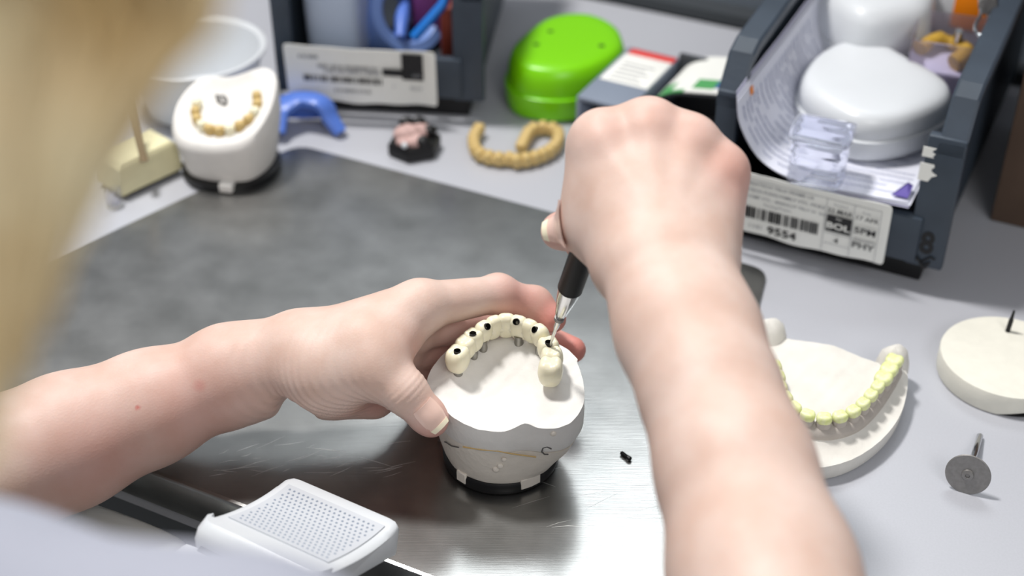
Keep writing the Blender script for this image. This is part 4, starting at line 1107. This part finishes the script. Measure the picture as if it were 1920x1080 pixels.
# ---------------- right forearm and hand
RE = np.array([.089, .235, .118])
def right_arm():
    G = Field((.005, .205, .06), (.150, .565, .260), VOX*1.05)
    arm = [((1250, 520, .568), .0200), ((1286, 620, .551), .0222), ((1330, 730, .533), .0240), ((1378, 880, .510), .0262), ((1430, 1080, .482), .0300)]
    pts = [(D(*p), r) for p, r in arm] + [(RE, .034)]
    for (p, r), (q, s) in zip(pts, pts[1:]): G.cone(p, q, r, s, .014)
    G.cone(D(1222, 515, .568), D(1262, 620, .552), .0182, .0205, .012); G.cone(D(1290, 515, .570), D(1322, 620, .553), .0175, .0205, .012)
    K = {'index': (1132, 268, .597, .0118), 'middle': (1216, 247, .596, .0120), 'ring': (1292, 275, .596, .0112), 'little': (1350, 325, .596, .0100)}
    base = {'index': (1205, 480, .575), 'middle': (1238, 480, .572), 'ring': (1268, 480, .573), 'little': (1298, 485, .576)}
    for nm, j in K.items():
        b = D(*base[nm]); e = D(*j[:3]); G.cone(b, e, .0170, j[3]*.92, .009)
        m = ray(*j[:2]); m = m/np.linalg.norm(m)
        G.cone(b + m*.010, e + m*.008, .0160, j[3]*1.1, .012)
    # heel and thumb base
    view = ray(1200, 350); view /= np.linalg.norm(view)
    G.cone(D(1195, 480, .588), D(1135, 400, .605), .0180, .0160, .014)
    G.cone(D(1130, 300, .603), D(1118, 420, .606), .0115, .0125, .014)
    # thumb
    TC = D(1165, 455, .602); TI = D(1110, 425, .612); TT = D(1058, 432, .6175)
    G.cone(TC, TI, .0140, .0108, .008); G.cone(TI, TT, .0106, .0084, .004)
    d = (TT-TI)/np.linalg.norm(TT-TI); G.cone(TT, TT+d*.003, .0084, .0076, .003)
    # curled fingers
    away = view
    for nm, j in K.items():
        Q = G.clone(); e = D(*j[:3]); r = j[3]
        L1 = {'index': .038, 'middle': .042, 'ring': .039, 'little': .031}[nm]
        px = {'index': 1118, 'middle': 1198, 'ring': 1272, 'little': 1338}[nm]; py = {'index': 290, 'middle': 262, 'ring': 292, 'little': 345}[nm]
        p1 = D(px, py, j[2]+L1*.92)
        p2 = D(px-14, py+105, j[2]+L1*.80); p3 = D(px-10, py+125, j[2]+L1*.30+.008)
        if nm == 'index': p1 = D(1108, 300, .632); p2 = D(1098, 395, .640); p3 = D(1090, 455, .634)
        Q.cone(e, p1, r*.97, r*.86, .003); Q.cone(p1, p2, r*.86, r*.78, .003); Q.cone(p2, p3, r*.76, r*.68, .003)
        X, Y, Z = Q.grid((slice(None),)*3); dist = np.sqrt((X-e[0])**2+(Y-e[1])**2+(Z-e[2])**2)
        k = np.clip(.008*(1-(dist-.008)/.018), .0012, .008).astype(np.float32); h_ = np.maximum(k-np.abs(G.f-Q.f), 0)/k
        G.f = np.minimum(G.f, Q.f)-h_*h_*k*.25
        G.cone(e - view*.0030, e - view*.0030 + (e-D(*base[nm]))*.03, r*.93, r*.90, .006)
    v, q = G.mesh(); v = relax(v, q, 3); n = vnormals(v, q)
    # extensor tendons
    for nm, j in K.items():
        a = D(1250, 440, .556); b = D(j[0], j[1], j[2]-.012); ab = b-a; t = np.clip(((v-a) @ ab)/(ab @ ab), 0, 1); dd = np.linalg.norm(v-(a+t[:, None]*ab), axis=1)
        v = v + n*(np.exp(-(dd/.0045)**2)*.0012*t)[:, None]
    flush = bump_sum(v, [(TT, .012, .6), (D(1368, 330, .590), .018, .45), (D(1225, 235, .590), .014, .30), (D(1140, 250, .590), .014, .22), (D(1300, 265, .590), .014, .3), (D(1350, 310, .585), .012, .3), (D(1090, 440, .634), .014, .5)])
    parts.append((v, q, flush)); return TT, d, TI
RTT, RTD, RTI = right_arm()
# ---------------- trunk, upper arms, neck and head
def trunk():
    G = Field((-.46, -.30, -.35), (.22, .53, .66), .0055)
    RS = np.array([.015, -.045, .30]); LS = np.array([-.345, .185, .25]); C = (RS+LS)/2; hip = np.array([-.235, -.15, -.20])
    G.cone(D(-120, 1320, .30), D(430, 1420, .29), .032, .032, .02); G.cone(D(100, 1400, .30), C-(0, 0, .08), .03, .08, .03); G.cone(C+(0, 0, -.02), hip, .105, .125, .05); G.cone(RS, LS, .055, .055, .05)
    G.cone(RS, RE, .050, .036, .03); G.cone(LS, LE, .050, .036, .03)
    G.cone(RE, D(1430, 1080, .482), .0335, .0300, .014); G.cone(LE, D(-20, 888, .662), .0340, .0325, .014)
    HC = np.array([-.175, .105, .470]); G.cone(C+(0, .02, .03), HC-(0, .01, .05), .050, .045, .03)
    G.cone(HC+(-.01, -.02, .03), HC+(.015, .035, -.045), .082, .055, .03)           # skull to chin
    fwd = V*.86 + np.array([0, 0, -.5]); fwd /= np.linalg.norm(fwd)
    G.cone(HC+fwd*.078+(0, 0, .0), HC+fwd*.098-(0, 0, .018), .008, .011, .012)     # nose
    for s in (-1, 1):
        G.cone(HC+U*.076*s+(0, 0, -.01), HC+U*.082*s+(0, 0, .015), .012, .014, .008)   # ears
    G.cone(HC+fwd*.086+U*.015-(0, 0, .045), HC+fwd*.086-U*.015-(0, 0, .045), .006, .006, .008)  # lips
    v, q = G.mesh(); v = relax(v, q, 1); parts.append((v, q, np.zeros(len(v))))
    return RS, LS, C, hip, HC, fwd
RS, LS, CH, HIP, HC, FWD = trunk()

person = empty('person', (0, 0, 0))
def body():
    nv = 0; vs_, fs, fl = [], [], []
    for v, q, f in parts: vs_.append(v); fs.append(q+nv); fl.append(f); nv += len(v)
    v = np.concatenate(vs_); q = np.concatenate(fs); f = np.concatenate(fl)
    me = bpy.data.meshes.new('body'); me.vertices.add(len(v)); me.vertices.foreach_set('co', v.astype(np.float32).ravel())
    me.loops.add(q.size); me.loops.foreach_set('vertex_index', q.astype(np.int32).ravel()); me.polygons.add(len(q))
    me.polygons.foreach_set('loop_start', np.arange(0, q.size, 4, dtype=np.int32)); me.update(calc_edges=True); me.validate()
    at = me.attributes.new('flush', 'FLOAT', 'POINT'); at.data.foreach_set('value', f.astype(np.float32))
    me.shade_smooth(); me.materials.append(M['skin'])
    o = bpy.data.objects.new('body', me); link(o, person)
    print('body', len(v), len(q))
body()
def nail(TP, td, IP, facing, L, W, rad, tip=.0022, skin=None):
    """curved plate on the finger end"""
    u = np.array(facing, float); u -= td*(u @ td); u /= np.linalg.norm(u); s = np.cross(td, u)
    w = skin - TP; w = w[(w**2).sum(1) < .022**2]; al = w @ td; cu, cs = w @ u, w @ s; rd = np.hypot(cu, cs); an = np.arctan2(cs, cu)
    def surf(a, ang):
        a = min(a, L*.38); m = (np.abs(al-a) < .0018) & (np.abs(an-ang) < .22)
        return float(np.percentile(rd[m], 80)) if m.any() else rad
    def patch(a0, a1, name, m, lift, parent):
        n1, n2 = 9, 11; top = []; 
        for i in range(n1):
            a = a0+(a1-a0)*i/(n1-1); row = []
            for j in range(n2):
                b = -1+2*j/(n2-1); wd = W*math.sqrt(max(0, 1-.30*max(0, (a-L*.6)/(L*.45))**2)) * math.sqrt(max(.2, 1-.35*max(0, (L*.25-a)/(L*.3))**2))
                ang = b*wd/rad; drop = .0020*max(0, a/L)**2
                rs = max(surf(a-L*.55, ang), .5*surf(a-L*.55, ang) + .5*surf(a-L*.55, 0)) + .00075 + lift - .0006*b*b; row.append(TP + td*(a-L*.55) + u*(rs*math.cos(ang)-drop*.4) + s*rs*math.sin(ang))
            top.append(row)
        V_ = [p for r in top for p in r] + [p-u*.0005 for r in top for p in r]; N = n1*n2; Fc = []
        for i in range(n1-1):
            for j in range(n2-1):
                k = i*n2+j; Fc += [(k, k+1, k+n2+1, k+n2), (N+k, N+k+n2, N+k+n2+1, N+k+1)]
        for i in range(n1-1):
            for j in (0, n2-1): k = i*n2+j; Fc.append((k, k+n2, N+k+n2, N+k))
        for j in range(n2-1):
            for i in (0, n1-1): k = i*n2+j; Fc.append((k, k+1, N+k+1, N+k))
        return obj(name, V_, Fc, m, parent)
    o = patch(0, L, 'fingernail', M['nail'], 0, person); patch(L-.0005, L+tip, 'nail_tip', M['nailtip'], .0002, o)
camv = np.array([0, 0, CAMH])
def to_cam(p): d = camv-p; return d/np.linalg.norm(d)
nail(LTP, LTD, LIP, to_cam(LTP)+np.array([.10, 0, .25]), .0125, .0066, .0094, .0018, parts[0][0])
nail(RTT, RTD, RTI, to_cam(RTT)+np.array([-.1, -.1, .25]), .0110, .0062, .0094, .0022, parts[1][0])
def spot(x, y, d0, r, m):
    p = D(x, y, d0); return p
def clothes():
    G = Field((-.46, -.34, -.36), (.24, .40, .46), .006)
    G.cone(CH+(0, 0, -.02), HIP, .116, .140, .05); G.cone(RS, LS, .066, .066, .05)
    G.cone(CH+V*.07-(0, 0, .05)+U*.055, CH+V*.07-(0, 0, .05)-U*.055, .075, .075, .05)
    G.cone(D(-120, 1352, .30), D(440, 1455, .29), .041, .040, .02); G.cone(D(-100, 1330, .30), CH-(0, 0, .07), .035, .08, .03); G.cone(D(420, 1430, .29), CH-(0, 0, .07)+U*.05, .034, .07, .03)
    G.cone(RS, RS+(RE-RS)*.52, .064, .062, .03); G.cone(LS, LS+(LE-LS)*.55, .064, .062, .03)
    for s, e in ((RS, RE), (LS, LE)):
        d = (e-s)/np.linalg.norm(e-s); G.carve(s+(e-s)*.58, s+(e-s)*.95, .052, .004)
    G.carve(CH+(0, .03, .075)+V*.02, CH+(0, .05, .2)+V*.05, .060, .01)
    v, q = G.mesh(); v = relax(v, q, 2); n = vnormals(v, q)
    v = v + n*(.0018*np.sin(v[:, 0]*70+v[:, 2]*110)*np.sin(v[:, 1]*60))[:, None]
    o = obj('scrub_top', v, q, M['cloth'], person)
clothes()
def hair():
    rr = np.random.default_rng(3); vv, ff = [], []
    def strand(pts, r0, n=4):
        a, b = tube_data(pts, [r0*(1-.75*(i/(len(pts)-1))**2) for i in range(len(pts))], n, len(vv), False); vv.extend(a); ff.extend(b)
    # cap
    G = Field(HC-.13, HC+.13, .004); G.cone(HC+(-.01, -.025, .035), HC+(-.005, -.005, -.01), .091, .080, .03)
    fc = HC+FWD*.10-(0, 0, .02); G.carve(fc, fc+FWD*.05, .055, .02)
    v, q = G.mesh(); v = relax(v, q, 2)
    vv.extend([tuple(p) for p in v]); ff.extend([tuple(x) for x in q])
    # locks hanging beside the face on the side of the right arm
    for i in range(760):
        s = rr.random(); a = rr.uniform(-.6, 1.0)
        root = HC + U*(.070+.020*rr.random()) + V*(-.055+.125*s) + np.array([0, 0, .035+.03*rr.random()])
        # ends: pointed lock beside the cheek
        px = -60 + 455*rr.random()**1.1; 
        d = rr.uniform(.175, .235)
        top = D(px - 15, -60 + rr.uniform(-60, 40), d*.97)
        yb = 760 - 1.40*max(0, px) + rr.normal(0, 70)
        mid = D(px*.80 - 10, yb*.5, d*1.0); end = D(px*.50 - 25 + rr.normal(0, 14), max(yb, 130), d*1.02)
        strand(catmull([root, top*.6+root*.4+np.array([0, 0, .01]), top, mid, end], 4, False), rr.uniform(.0006, .0013))
    for i in range(500):
        a = rr.uniform(1.7, 5.6); 
        root = HC + np.array([.086*math.cos(a+BA), .086*math.sin(a+BA), .02])
        e = root + np.array([.02*math.cos(a+BA), .02*math.sin(a+BA), -.16-.06*rr.random()]) + rr.normal(0, .008, 3)
        strand(catmull([HC+(-.01, -.025, .115)+rr.normal(0, .015, 3), root+(0, 0, .05), root, e], 3, False), .0012)
    obj('hair', vv, ff, M['hair'], person)
hair()
tag(person, 'person with long blonde hair and a grey top working on the cast with both hands', 'person')
